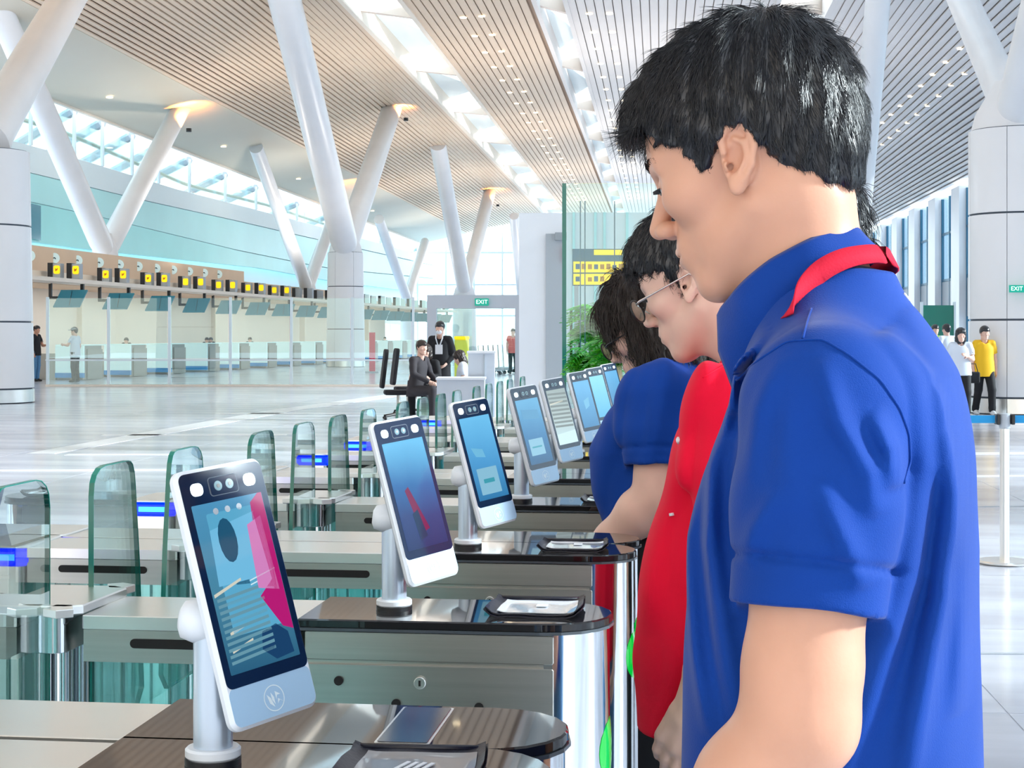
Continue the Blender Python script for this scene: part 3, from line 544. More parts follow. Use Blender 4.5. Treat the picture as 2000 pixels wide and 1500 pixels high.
# ------------------------------------------------------------------ folders
def folder(x, y, w, d, rz, lab, big=False):
    t = thing('document_folder', row(x, y, ZT), -TH+rz, lab, 'folder', 'black folders on the gate tops')
    def sheet(nm, w_, d_, z0, curl, th, m, dx=0, dy=0):
        nx, ny = 14, 10; vs = []; fs = []
        for s in (0, th):
            for i in range(nx+1):
                for j in range(ny+1):
                    u, v = i/nx*2-1, j/ny*2-1
                    z = z0+s+curl*(max(0, abs(u)-.72)/.28)**2*(1-.4*v)+curl*.7*(max(0, v-.6)/.4)**2+curl*.08*math.sin(5*u+3*v)
                    vs.append((dx+u*w_/2*(1-.05*max(0, v)), dy+v*d_/2, z))
        st = (nx+1)*(ny+1); I = lambda i, j, s=0: s*st+i*(ny+1)+j
        for i in range(nx):
            for j in range(ny): fs += [(I(i, j), I(i, j+1), I(i+1, j+1), I(i+1, j)), (I(i, j, 1), I(i+1, j, 1), I(i+1, j+1, 1), I(i, j+1, 1))]
        for i in range(nx): fs += [(I(i, 0), I(i+1, 0), I(i+1, 0, 1), I(i, 0, 1)), (I(i, ny), I(i, ny, 1), I(i+1, ny, 1), I(i+1, ny))]
        for j in range(ny): fs += [(I(0, j), I(0, j, 1), I(0, j+1, 1), I(0, j+1)), (I(nx, j), I(nx, j+1), I(nx, j+1, 1), I(nx, j, 1))]
        autosmooth(MB().add(vs, fs).build(nm, m, t), 50)
    sheet('back_cover', w, d, 0, .008, .0022, MATS['folder'])
    sheet('inner_cover', w*.97, d*.95, .0032, .008, .0018, MATS['folder'])
    sheet('sheet', w*.80, d*.78, .0056, .002, .0010, MATS['greyfold'] if big else MATS['sleeve'], .004, -.004)
    MB().tube([(-w*.42, d*.46, .009), (w*.46, d*.46, .009)], .0035, 8).build('folded_edge', MATS['folder'], t, True)
    if big:
        for i in range(4): MB().box((-.005+i*.0075, -.012+i*.0015, .0082), (.004, .030, .0012), Matrix.Rotation(-.35, 4, 'Z')).build('printed_stripe', MATS['white'], t)
        MB().box((.002, -.036, .0082), (.035, .006, .0012)).build('printed_stripe', MATS['white'], t)
    else: MB().box((.008, 0, .0082), (.016, .018, .0010)).build('label', MATS['white'], t)
folder(-.275, 1.470, .135, .115, .05, 'big black folder with grey sheet and white stripes, on the nearest gate', True)
folder(-.258, 2.352, .138, .125, .0, 'black folder with clear sleeve on the gate with three sensor holes')
folder(-.265, 3.05, .130, .110, .02, 'black folder with clear sleeve on the third terminal gate')
folder(-.262, 3.92, .120, .110, .03, 'black folder on the fourth terminal gate, partly behind the woman')
# ================================================================== CHECK-IN ISLAND
CA = math.atan(.149); CR = Matrix.Rotation(-CA, 4, 'Z')
def chk(x, s, z=0): return Vector((-14.8, 50, 0))+(CR @ Vector((x, s, z)))
cw = thing('wall_2', chk(0, 0), -CA, 'beige check-in back wall with a row of white round logo discs', kind='structure')
MB().box((-2.9, 13, 2.27), (.3, 34, 4.55)).build('wall_panel', MATS['beige'], cw)
MB().box((-2.7, 13, 1.7), (.1, 34, 3.4)).build('lower_wall_panel', MATS['beige_l'], cw)
MB().box((-6.2, 47, 2.2), (.3, 26, 4.4)).build('wall_panel', MATS['beige'], cw)
MB().box((-3.4, 47, 1.6), (.3, 32, 3.2)).build('lower_wall_panel', MATS['beige_l'], cw)
d0 = None
for k in range(15):
    y = -1.9+k*2.0
    o = MB().slab(circ(.19, 18), 0, .05, .01, Matrix.Rotation(-.9, 4, 'Z') @ Matrix.Rotation(PI/2, 4, 'Y')).build('round_sign', MATS['deskw'], cw); o.location = (-2.75, y, 4.12+.01*k)  # slight emission in the disc colour keeps it white despite the shade
    q = MB().slab([(.0, .0), (.045, .03), (.015, .05), (-.035, .015), (-.02, -.05), (.02, -.045)], .05, .06, mx=Matrix.Rotation(-.9, 4, 'Z') @ Matrix.Rotation(PI/2, 4, 'Y')).build('symbol', MATS['black'], o)
for (px, py, Y) in ((520, 528, 95), (540, 553, 98), (560, 556, 100), (580, 558, 103), (614, 560, 108), (627, 563, 112)):
    MB().slab(circ(.18, 14), 0, .05, mx=Matrix.Translation(cw.matrix_world.inverted() @ Wp(px, py, Y)) @ Matrix.Rotation(PI/2, 4, 'Y')).build('round_sign', MATS['white'], cw) if 0 else None
# the long shelf carrying signs and monitors
sf = thing('sign_shelf', chk(0, 0), -CA, 'long beige shelf above the check-in desks carrying yellow signs and monitors', 'shelf')
MB().box((.33, 33, 3.13), (1.1, 70, .12)).build('front_beam', MATS['beige_l'], sf)
MB().box((-1.4, 33, 3.32), (2.2, 70, .28)).build('top_box', MATS['beige_l'], sf)
MB().box((-1.4, 33, 3.08), (2.6, 70, .06)).build('soffit', MATS['beige'], sf)
for s in (10, 25, 40, 55): MB().box((-2.6, s, 1.6), (.3, .3, 3.1)).build('support_post', MATS['beige_l'], sf)
K = 17
al = bpy.data.lights.new('soffit_light', 'AREA'); al.shape = 'RECTANGLE'; al.size = .25; al.size_y = 60; al.energy = 420; al.color = (1, .95, .88)  # added fill strip, brightens the dark wall and desks under the shelf
ao = bpy.data.objects.new('soffit_light', al); C.objects.link(ao); ao.location = chk(-.9, 30, 3.03); ao.rotation_euler = (0, 0, -CA)
def ordl(k): return ORD[k] if k < len(ORD) else str(k)
for k in range(K):
    s = 2.0+k*3.93; near = k < 9; zz = 3.19
    # desk
    t = thing('check_in_desk', chk(.48, s), -CA, ordl(k)+' glowing white check-in desk counted from the left column', 'desk', 'check-in desks')
    MB().box((-.02, .85, .55), (.86, 1.5, 1.08)).build('body', MATS['deskg'], t)
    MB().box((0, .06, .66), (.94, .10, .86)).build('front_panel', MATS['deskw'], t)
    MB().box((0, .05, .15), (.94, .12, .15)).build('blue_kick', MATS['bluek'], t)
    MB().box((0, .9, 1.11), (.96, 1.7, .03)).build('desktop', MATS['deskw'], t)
    MB().box((.44, 1.0, .50), (.03, 1.2, .95)).build('side_panel', MATS['deskg'], t)
    MB().box((-.9, .5, .42), (.7, .6, .84)).build('belt_housing', MATS['deskg'], t)
    # yellow number signs, a pair
    for j in (0, 1):
        t = thing('number_sign', chk(.08+j*.50, s-.15+j*.3, zz), -CA, '%s yellow and black number sign on the check-in shelf, %s of the %s pair from the left' % (('left', 'right')[j], ('left', 'right')[j], ordl(k)) if 0 else '%s box of the %s pair of black and yellow signs on the shelf' % (('left', 'right')[j], ordl(k)), 'sign', 'yellow signs on the check-in shelf')
        MB().box((-.1, 0, .26), (.16, .34, .52)).build('case', MATS['black'], t)
        MB().box((.10, 0, .26), (.26, .28, .48)).build('face_frame', MATS['grey'] if near else MATS['deskw'], t)
        if k < 7: MB().slab(rr(.20, .26, .05, 3), 0, .03, mx=Matrix.Translation((.12, -.14, .30)) @ Matrix.Rotation(PI/2, 4, 'X')).build('yellow_face', MATS['yellow'], t)
        if k < 3: MB().slab([(-.04, -.05), (.03, -.02), (.05, .06), (.0, .02), (-.04, .05)], 0, .01, mx=Matrix.Translation((.12, -.175, .30)) @ Matrix.Rotation(PI/2, 4, 'X')).build('digit', mat('sign_orange', (.6, .22, 0), .5), t)
    # monitors hung below the shelf
    t = thing('hanging_monitor', chk(.16, s-.1, 3.07), -CA, ordl(k)+' tilted monitor pair hanging under the shelf, counted from the left', 'monitor', 'tilted monitors under the check-in shelf')
    MB().box((-.28, .05, -.24), (.09, .09, .50)).build('drop_bracket', MATS['black'], t); MB().box((.42, .9, -.12), (.10, .10, .26)).build('drop_bracket', MATS['black'], t)
    MB().box((-.15, .0, -.46), (.30, .09, .09)).build('arm', MATS['black'], t)
    mx = Matrix.Translation((.42, -.05, -.48)) @ Matrix.Rotation(-.45, 4, 'X')
    MB().add([(-.52, 0, -.30), (.36, 0, -.30), (.52, 0, .30), (-.36, 0, .30), (-.52, .05, -.30), (.36, .05, -.30), (.52, .05, .30), (-.36, .05, .30)], [(0, 1, 2, 3), (7, 6, 5, 4), (0, 4, 5, 1), (1, 5, 6, 2), (2, 6, 7, 3), (3, 7, 4, 0)], mx).build('screen', MATS['teal'], t)
    MB().box((.02, -.012, 0), (.012, .012, .5), mx).build('screen_divider', MATS['black'], t)
# ------------------------------------------------------------------ glass railing in front of the check-in hall
YR = 45.4
rl = thing('glass_railing', (0, YR, 0), 0, 'long green tinted glass railing with tall slim posts before the check-in desks', 'railing')
X0, X1 = -13.4, -1.9; n = 7; dx = 1.673
for k in range(7):
    x = (93-1000+119*k)/FPX*YR
    MB().box((x, 0, 1.24), (.07, .07, 2.48)).build('post', MATS['rglass'] if 0 else MATS['pale'], rl)
    MB().box((x+dx/2, 0, .38), (dx-.09, .02, .66)).build('glass_pane', MATS['glassd'], rl)
    MB().box((x+dx/2, .0, 1.62), (dx-.09, .015, 1.66)).build('tall_glass_pane', MATS['rglass'], rl)
MB().box(((90+930-2000)/2/FPX*YR, -.03, .735), (840/FPX*YR, .07, .045)).build('top_rail', MATS['gedge'] if 0 else MATS['pale'], rl)
MB().box(((90+930-2000)/2/FPX*YR, 0, .03), (840/FPX*YR, .14, .06)).build('bottom_rail', MATS['beige_l'], rl)
# ================================================================== PORTAL, PILLAR, GLASS DOOR
YP = 33
pt = thing('grey_portal', (0, YP, 0), 0, 'pale grey doorway frame with green exit sign beside the white pillar', 'portal')
def pxbox(mb, x0, y0, x1, y1, Y, th, off=0):   # box facing the camera between two picture corners at distance Y
    a, b = Wp(x0, y0, Y), Wp(x1, y1, Y); return mb.box(((a.x+b.x)/2, off+th/2, (a.z+b.z)/2), (abs(b.x-a.x), th, abs(a.z-b.z)))
PG = mat('portal_grey', (.56, .62, .70), .4)
pxbox(MB(), 834, 576, 1016, 602, YP, .5).build('lintel', PG, pt)
pxbox(MB(), 834, 602, 852, 792, YP, .5).build('jamb', PG, pt); pxbox(MB(), 1006, 602, 1014, 792, YP, .5).build('jamb', PG, pt)
pxbox(MB(), 852, 602, 1006, 792, YP, .02, .25).build('door_glass', MATS['rglass'], pt)
def text(s, size, m, parent, name, loc, rot=(PI/2, 0, 0), ext=.002):
    c = bpy.data.curves.new(name, 'FONT'); c.body = s; c.size = size; c.extrude = ext; c.align_x = 'CENTER'; c.align_y = 'CENTER'; c.materials.append(m)
    o = bpy.data.objects.new(name, c); C.objects.link(o); bpy.context.view_layer.update(); me = bpy.data.meshes.new_from_object(o.evaluated_get(bpy.context.evaluated_depsgraph_get())); bpy.data.objects.remove(o)
    o = bpy.data.objects.new(name, me); C.objects.link(o); o.parent = parent; o.location = loc; o.rotation_euler = rot; return o
def exit_sign(px, py, Y, w, h, lab, txt='EXIT'):
    p = Wp(px, py, Y); t = thing('exit_sign', p, 0, lab, 'sign')
    MB().box((0, 0, 0), (w, .05, h)).build('case', MATS['signg'], t)
    text(txt, h*.8, MATS['signw'], t, 'lettering', (0, -.028, 0)); return t
exit_sign(941, 590, YP-.04, .28, .145, 'small dark green exit sign on the grey portal lintel')
exit_sign(1990, 564, 29.05, .34, .13, 'bright green exit sign on the huge right column', 'EXIT >')
pl = thing('white_pillar', (0, 20, 0), 0, 'broad white pillar in the middle with a grey door leaf', 'pillar')
pxbox(MB(), 1014, 416, 1100, 882, 20, .7).build('pillar_body', MATS['white'], pl)
pxbox(MB(), 1066, 457, 1099, 882, 20, .05, -.06).build('door_leaf', MATS['grey'], pl)
pxbox(MB(), 1084, 455, 1106, 470, 20, .08, -.12).build('hinge_plate', MATS['greyd'], pl)
pxbox(MB(), 1098, 482, 1101, 512, 20, .04, -.12).build('red_strip', MATS['lany'], pl)
gd = thing('glass_door', (0, 16, 0), 0, 'tall clear glass door panel with dark green edge right of the pillar', 'door')
pxbox(MB(), 1098, 358, 1106, 933, 16, .03).build('edge', MATS['gedge'], gd); pxbox(MB(), 1106, 358, 1330, 933, 16, .02).build('pane', MATS['glass'], gd)
for x in (1133, 1142, 1200): pxbox(MB(), x, 392, x+2, 933, 16, .03, .04).build('mullion', MATS['denimw'], gd)
bk = thing('partition_wall', (0, 34, 0), 0, 'pale partition wall behind the orange board and the palms', 'wall')
pxbox(MB(), 1100, 415, 1500, 789, 34, .3).build('wall_body', MATS['pale'], bk)
for x in (1118, 1160, 1178, 1222): pxbox(MB(), x, 415, x+5, 789, 34, .05, -.06).build('panel_joint', MATS['aqua_l'], bk)
pxbox(MB(), 1128, 600, 1150, 789, 30, .5).build('small_column', MATS['white'], bk); pxbox(MB(), 1170, 590, 1190, 789, 30, .5).build('small_column', MATS['white'], bk)
# orange display board
bd = thing('departure_board', (0, 24, 0), 0, 'orange and dark blue display board above the green palms', 'board')
for x_ in (1122, 1318): pxbox(MB(), x_, 555, x_+8, 844, 24, .10).build('post', MATS['grey'], bd)
pxbox(MB(), 1118, 486, 1330, 558, 24, .12).build('case', mat('board_navy', (.02, .13, .22), .4), bd)
for i, (x0, y0, x1, y1, c) in enumerate([(1120, 511, 1330, 532, 'a'), (1120, 535, 1330, 556, 'a'), (1160, 488, 1215, 498, 'a')]):
    pxbox(MB(), x0, y0, x1, y1, 24, .02, -.02).build('lit_row', MATS['yellow'], bd)
for r_, yy in enumerate((521, 545)):
    for i in range(9):
        if random.random() < .8: pxbox(MB(), 1124+i*12, yy-6+random.random()*3, 1132+i*12, yy+5, 24, .02, -.035).build('panel_block', mat('board_dark_orange', (.55, .25, 0), .5) if i % 3 else mat('board_navy', (0, 0, 0)), bd)
# palms: leaf blades of real geometry
def palm(px, Y, ybase, ytop, n, spread, lab, seed):
    R_ = random.Random(seed); b = Wp(px, ybase, Y); t = thing('potted_palm', (b.x, Y, 0), 0, lab, 'plant')
    zc = EYE-(ytop-HY)/FPX*Y-.35
    autosmooth(MB().slab(circ(.24, 20), 0, .45, .02).build('pot', MATS['soil'], t))
    MB().tube([(0, 0, .4), (.03, 0, zc*.6), (0, 0, zc)], [.035, .028, .02], 8).build('stem', MATS['beige'], t, True)
    for mi in (0, 1):
        mb = MB()
        for k in range(n):
            a = R_.random()*2*PI; L_ = spread*(.6+.5*R_.random()); up = .1+.45*R_.random(); z0 = zc-.5*R_.random()*(zc-.9)
            for q in range(1, 12):
                u = q/11; r_ = L_*u; z = z0+up*L_*math.sin(u*2.4)-u*u*.35*L_; wv = .20*L_*math.sin(PI*min(1, u*1.02))+.03
                c = Vector((r_*math.cos(a), r_*math.sin(a), z)); tn = Vector((math.cos(a), math.sin(a), 0)); sd = Vector((-math.sin(a), math.cos(a), 0))
                for s in (-1, 1):
                    e = c+sd*s*wv+tn*wv*.7-Vector((0, 0, wv*.35)); w_ = tn*.026*spread*2
                    mb.add([c-w_, c+w_, e+w_*.3, e-w_*.1], [(0, 1, 2, 3)])
        mb.build('foliage', (MATS['leaf'], MATS['leaf2'])[mi], t, kind='stuff')
palm(1172, 18, 900, 552, 60, .42, 'leafy green palm in front of the orange board', 3)
palm(1206, 14, 960, 580, 44, .30, 'second green palm, close to the dark haired woman', 5)
palm(1160, 15, 940, 625, 60, .28, 'lower green palm at the foot of the glass door', 8)
# ================================================================== COUNTERS AND CHAIRS IN MID DISTANCE
ct = thing('white_counter', Wp(900, 820, 25), 0, 'white desk box in front of the standing man in black', 'counter'); ct.location.z = 0
def at0(t, x0, y0, x1, y1, Y, th, off=0):
    a, b = Wp(x0, y0, Y), Wp(x1, y1, Y); L0 = t.location; return MB().box(((a.x+b.x)/2-L0.x, Y-L0.y+off+th/2, (a.z+b.z)/2), (abs(b.x-a.x), th, abs(a.z-b.z)))
at0(ct, 853, 742, 946, 836, 25, .8).build('body', PG, ct); at0(ct, 851, 738, 948, 742, 25, .85, -.03).build('top', MATS['white'], ct)
ct2 = thing('tall_white_counter', Wp(930, 820, 25.9), 0, 'taller white cabinet right of the standing man in black', 'counter'); ct2.location.z = 0
at0(ct2, 914, 690, 966, 830, 25.9, .7).build('body', PG, ct2); at0(ct2, 912, 686, 968, 690, 25.9, .75, -.03).build('top', MATS['white'], ct2); at0(ct2, 944, 692, 947, 828, 25.9, .02, -.02).build('door_joint', MATS['grey'], ct2)
def office_chair(px, Y, rz, lab):
    p = Wp(px, 0, Y); t = thing('office_chair', (p.x, Y, 0), rz, lab, 'chair')
    MB().slab(rr(.48, .48, .08, 5), .42, .50, .02).build('seat', MATS['blackcloth'], t)
    mx = Matrix.Translation((-.24, 0, .86)) @ Matrix.Rotation(PI/2, 4, 'Z') @ Matrix.Rotation(PI/2+.12, 4, 'X')
    MB().slab(rr(.46, .66, .08, 5), -.03, .03, .012, mx).build('backrest', MATS['blackcloth'], t)
    MB().tube([(0, 0, .06), (0, 0, .43)], .03, 10).build('gas_column', MATS['steel'], t)
    for k in range(5):
        a = 2*PI*k/5; MB().tube([(0, 0, .10), (.28*math.cos(a), .28*math.sin(a), .065)], [.025, .016], 8).build('leg', MATS['black'], t); MB().ball((.28*math.cos(a), .28*math.sin(a), .028), .027, 6).build('caster', MATS['black'], t, True)
office_chair(778, 27.6, .15, 'black office chair behind the smiling seated man'); office_chair(797, 29.4, .2, 'second black office chair, farther from the camera')
rb = thing('red_pillar_sign', Wp(727, 700, 62), 0, 'slim dark red upright banner stand beside the panelled column', 'sign'); rb.location.z = 0
MB().box((0, 0, .78), (.22, .1, 1.5)).build('panel', MATS['redcloth'], rb); MB().box((0, 0, .03), (.5, .35, .06)).build('base', MATS['grey'], rb)
ys = thing('yellow_bin', Wp(902, 700, 40), 0, 'small yellow box behind the tall white cabinet', 'box'); ys.location.z = 0
MB().slab(rr(.35, .3, .04, 3), 0, 1.32, .02).build('body', mat('pale_yellow', (.85, .85, .1), .5), ys); MB().slab(rr(.37, .32, .04, 3), 1.32, 1.40, .02).build('lid', MATS['yellow'], ys)
# trolleys seen through the portal
for k in range(5):
    p = Wp(962+k*9, 0, 58+k*1.3); t = thing('luggage_trolley', (p.x, p.y, 0), .4, ORD[k]+' grey luggage trolley from the left, seen through the portal', 'trolley', 'luggage trolleys beyond the portal')
    MB().tube([(-.3, 0, .15), (-.35, 0, 1.05), (-.35, .5, 1.05), (-.3, .5, .15)], .02, 6).build('handle_frame', MATS['steel'], t); MB().box((.05, .25, .18), (.8, .5, .04)).build('deck', MATS['grey'], t)
    for q in ((-.3, .05), (-.3, .45), (.4, .25)): MB().ball((q[0], q[1], .075), .07, 6).build('wheel', MATS['black'], t, True)
# ================================================================== STANCHION
st = thing('belt_stanchion', Wp(1962, 1103, 10.2), 0, 'chrome queue post with blue belt at the right edge', 'stanchion'); st.location.z = 0
autosmooth(MB().slab(circ(.165, 40), .0, .022, .008).build('base', MATS['steel_l'], st)); autosmooth(MB().tube([(0, 0, .02), (0, 0, .90)], .030, 24).build('post', MATS['steel_l'], st))
autosmooth(MB().slab(circ(.034, 24), .84, .935, .004).build('belt_head', MATS['trimgrey'], st))
for s in (-1, 1): MB().slab(rr(.022, .07, .006, 3, s*.046, 0), .865, .93, .004).build('belt_slot', MATS['black'], st)
b1 = Wp(1700, 800, 14); 
bl = MB().box((0, 0, 0), (1.0, .003, .048)).build('queue_belt', MATS['belt']); bl.location = (Wp(1962, 0, 10.2).x-.56, 10.2, .898); tag(bl, 'bright blue queue belt reaching left from the chrome post', 'belt')
bl = MB().box((0, 0, 0), (1.2, .003, .048)).build('queue_belt', MATS['belt']); bl.location = (Wp(1962, 0, 10.2).x+.66, 10.2, .898); tag(bl, 'bright blue queue belt reaching right from the chrome post', 'belt')
dr = thing('door_2', Wp(1832, 640, 48), 0, 'dark green glazed doorway under the right window wall', kind='structure'); dr.location.z = 0
MB().box((0, 0, 1.2), (.9, .1, 2.2)).build('door_glass', mat('green_door', (.02, .22, .16), .2), dr)
for s in (-.48, .48): MB().box((s, 0, 1.2), (.06, .14, 2.4)).build('frame', MATS['pale'], dr)
# ================================================================== PEOPLE: shapes as distance fields, meshed by surface nets
f4 = np.float32
def V3(*a): return np.array(a, f4)
def ell(P, c, r): 
    q = P-V3(*c); r = V3(*r); k0 = np.sqrt(((q/r)**2).sum(-1))+1e-6; k1 = np.sqrt(((q/(r*r))**2).sum(-1))+1e-6; return k0*(k0-1)/k1
def cap(P, a, b, ra, rb=None, sq=None):
    rb = ra if rb is None else rb; a = V3(*a); b = V3(*b); ba = b-a; pa = P-a; t = np.clip((pa@ba)/max(1e-9, float(ba@ba)), 0, 1); q = pa-t[..., None]*ba
    if sq is not None: q = q/V3(*sq)
    return np.sqrt((q**2).sum(-1))-(ra+(rb-ra)*t)
def chain(P, pts, rs, k=.01, sq=None):
    d = None
    for i in range(len(pts)-1): d = smin(d, cap(P, pts[i], pts[i+1], rs[i], rs[i+1], sq), k)
    return d
def smin(a, b, k):
    if a is None: return b
    h = np.clip(.5+.5*(b-a)/k, 0, 1); return b*(1-h)+a*h-k*h*(1-h)
def ssub(a, b, k):   # a minus b
    h = np.clip(.5-.5*(a+b)/k, 0, 1); return a*(1-h)+(-b)*h+k*h*(1-h)
def loft(P, secs, ex=2.3):   # secs rows: z, cx, cy, rx, ry
    S = np.array(secs, f4); S = S[np.argsort(S[:, 0])]; z = P[..., 2]
    zz = np.linspace(S[0, 0], S[-1, 0], 160)
    g = []
    for i in range(1, 5):
        c = np.interp(zz, S[:, 0], S[:, i]); kk = 13; c = np.convolve(np.pad(c, kk//2, 'edge'), np.ones(kk)/kk, 'valid'); g.append(np.interp(z, zz, c))
    q = (np.abs((P[..., 0]-g[0])/g[2])**ex+np.abs((P[..., 1]-g[1])/g[3])**ex+1e-9)**(1/ex)
    d = (q-1)*np.minimum(g[2], g[3]); dz = np.maximum(z-S[-1, 0], S[0, 0]-z)
    return np.maximum(d, dz)
def nets(fn, lo, hi, h, margin=1.8):
    lo = np.array(lo, f4); B = 8; nb = np.ceil((np.array(hi, f4)-lo)/(h*B)).astype(int)+1; n = nb*B+1
    bi = np.stack(np.meshgrid(*[np.arange(m) for m in nb], indexing='ij'), -1).reshape(-1, 3)
    cd_ = fn((lo+(bi+.5)*B*h).astype(f4)); keep = np.abs(cd_) < B*h*.87*margin
    D = np.repeat(np.repeat(np.repeat(np.where(cd_ < 0, -1, 1).astype(f4).reshape(nb), B, 0), B, 1), B, 2); D = np.pad(D, ((0, 1),)*3, 'edge')
    loc = np.stack(np.meshgrid(*[np.arange(B+1)]*3, indexing='ij'), -1).reshape(-1, 3); kb = bi[keep]*B
    for c in range(0, len(kb), 400):
        ix = (kb[c:c+400, None, :]+loc[None]).reshape(-1, 3); v = fn((lo+ix*h).astype(f4)); D[ix[:, 0], ix[:, 1], ix[:, 2]] = v
    inside = D < 0; cid = []; pos = []; quads = []; st = np.array([n[1]*n[2], n[2], 1])
    for a in range(3):
        sl0 = [slice(None)]*3; sl1 = [slice(None)]*3; sl0[a] = slice(0, -1); sl1[a] = slice(1, None)
        i0 = inside[tuple(sl0)]; i1 = inside[tuple(sl1)]; e = np.argwhere(i0 != i1); b, c = (a+1) % 3, (a+2) % 3
        e = e[(e[:, b] > 0) & (e[:, c] > 0) & (e[:, b] < n[b]-1) & (e[:, c] < n[c]-1)]
        e1 = e.copy(); e1[:, a] += 1; d0 = D[e[:, 0], e[:, 1], e[:, 2]]; d1 = D[e1[:, 0], e1[:, 1], e1[:, 2]]; t = d0/(d0-d1)
        p = e.astype(f4); p[:, a] += t; base = e@st
        cells = np.stack([base-st[b]-st[c], base-st[c], base, base-st[b]], 1)
        neg = d0 > 0; cells[neg] = cells[neg][:, ::-1]
        quads.append(cells); cid.append(cells.reshape(-1)); pos.append(np.repeat(p, 4, 0))
    cid = np.concatenate(cid); pos = np.concatenate(pos); u, inv = np.unique(cid, return_inverse=True); inv = inv.reshape(-1); cnt = np.bincount(inv)
    v = np.stack([np.bincount(inv, pos[:, k])/cnt for k in range(3)], 1)*h+lo
    return v, inv.reshape(-1, 4)
def npmesh(name, v, q, m, parent, smooth=True, mats=None):
    me = bpy.data.meshes.new(name); me.vertices.add(len(v)); me.vertices.foreach_set('co', v.astype(f4).reshape(-1))
    q = np.asarray(q); k = q.shape[1]; me.loops.add(q.size); me.loops.foreach_set('vertex_index', q.reshape(-1).astype(np.int32)); me.polygons.add(len(q))
    me.polygons.foreach_set('loop_start', np.arange(0, q.size, k, dtype=np.int32)); me.polygons.foreach_set('use_smooth', np.ones(len(q), bool)); me.update(calc_edges=True)
    return link(name, me, m, parent)
def join(parts):
    V_, Q_, n = [], [], 0
    for v, q in parts: V_.append(v); Q_.append(q+n); n += len(v)
    return np.concatenate(V_), np.concatenate(Q_)
# ---- head field in its own frame: x forward, y left, z up, origin between the ear canals
def head_f(P, ears=True, fine=True, female=False):
    Q = P.copy(); Q[..., 1] = np.abs(Q[..., 1]); jw = .92 if female else 1
    d = ell(P, (-.006, 0, .048), (.099, .077, .080)); d = smin(d, ell(P, (.036, 0, .022), (.060, .064, .074)), .02)
    d = smin(d, ell(P, (.034, 0, -.042), (.056, .053*jw, .056)), .02); d = smin(d, cap(Q, (.004, .050*jw, -.040), (.066, .018, -.086), .013, .015), .022)
    d = smin(d, ell(P, (.076, 0, -.088), (.018, .022, .018)), .018); d = smin(d, ell(Q, (.060, .043, -.006), (.026, .022, .022)), .018)
    d = smin(d, cap(Q, (.088, 0, .033), (.072, .044, .033), .010, .009), .014)
    d = smin(d, ell(P, (.082, 0, -.052), (.020, .028, .022)), .016)
    if fine:
        d = ssub(d, ell(Q, (.098, .031, .011), (.017, .019, .012)), .014); d = smin(d, ell(Q, (.0735, .031, .010), (.0160, .0165, .0150)), .004)
        d = ssub(d, ell(Q, (.0905, .031, .008), (.010, .0125, .0022)), .0025)
    d = smin(d, cap(P, (.090, 0, .020), (.113, 0, -.018), .0065, .0100), .010); d = smin(d, ell(Q, (.103, .011, -.023), (.011, .0085, .0085)), .006)
    if fine:
        d = ssub(d, ell(Q, (.105, .0075, -.0335), (.006, .0035, .004)), .003)
        d = smin(d, cap(Q, (.1005, 0, -.0465), (.088, .021, -.0535), .0050, .0025), .005); d = smin(d, cap(Q, (.0990, 0, -.0585), (.088, .019, -.0560), .0055, .003), .005)
        d = ssub(d, ell(P, (.101, 0, -.0530), (.016, .024, .0010)), .0025)
    if ears:
        E_ = Q-V3(.008, .068, .0); a = .30; R_ = np.array([[1, 0, 0], [0, 1, 0], [0, 0, 1]], f4)
        ca, sa = math.cos(a), math.sin(a); x = E_[..., 0]*ca+E_[..., 1]*sa; y = -E_[..., 0]*sa+E_[..., 1]*ca; e = np.stack([x+E_[..., 2]*.20, y, E_[..., 2]], -1)
        b = ell(e, (-.010, .0035, .004), (.0165, .0058, .029)); b = ssub(b, ell(e, (-.005, .0125, .000), (.0105, .0110, .0155)), .0025); b = ssub(b, ell(e, (-.014, .0145, .017), (.006, .004, .010)), .003)
        hx = [(.003, .008, .010), (.004, .010, .022), (-.004, .011, .031), (-.015, .012, .031), (-.023, .013, .021), (-.025, .013, .006), (-.021, .011, -.009), (-.013, .009, -.019)]
        b = smin(b, chain(e, hx, [.0034, .0038, .0041, .0043, .0043, .0040, .0036, .0036], .002), .003)
        b = smin(b, chain(e, [(-.008, .010, .019), (-.017, .0115, .012), (-.0175, .0115, -.002), (-.010, .010, -.011)], [.002, .0028, .0028, .0026], .003), .003)
        b = smin(b, ell(e, (-.006, .007, -.021), (.0085, .0048, .0105)), .005); b = smin(b, ell(e, (.002, .008, -.003), (.003, .004, .005)), .003)
        d = smin(d, b, .004); d = ssub(d, cap(e, (-.001, .010, -.003), (-.001, -.004, -.003), .0030), .002)
    return d
def headframe(pos, yaw, pitch, roll=0, sc_=1):   # matrix of the head in the body frame; yaw turns left, pitch looks down
    return Matrix.Translation(pos) @ Matrix.Rotation(yaw, 4, 'Z') @ Matrix.Rotation(pitch, 4, 'Y') @ Matrix.Rotation(roll, 4, 'X') @ Matrix.Scale(sc_, 4)
def tolocal(P, M_): 
    A = np.array(M_.inverted(), f4); return P@A[:3, :3].T+A[:3, 3]
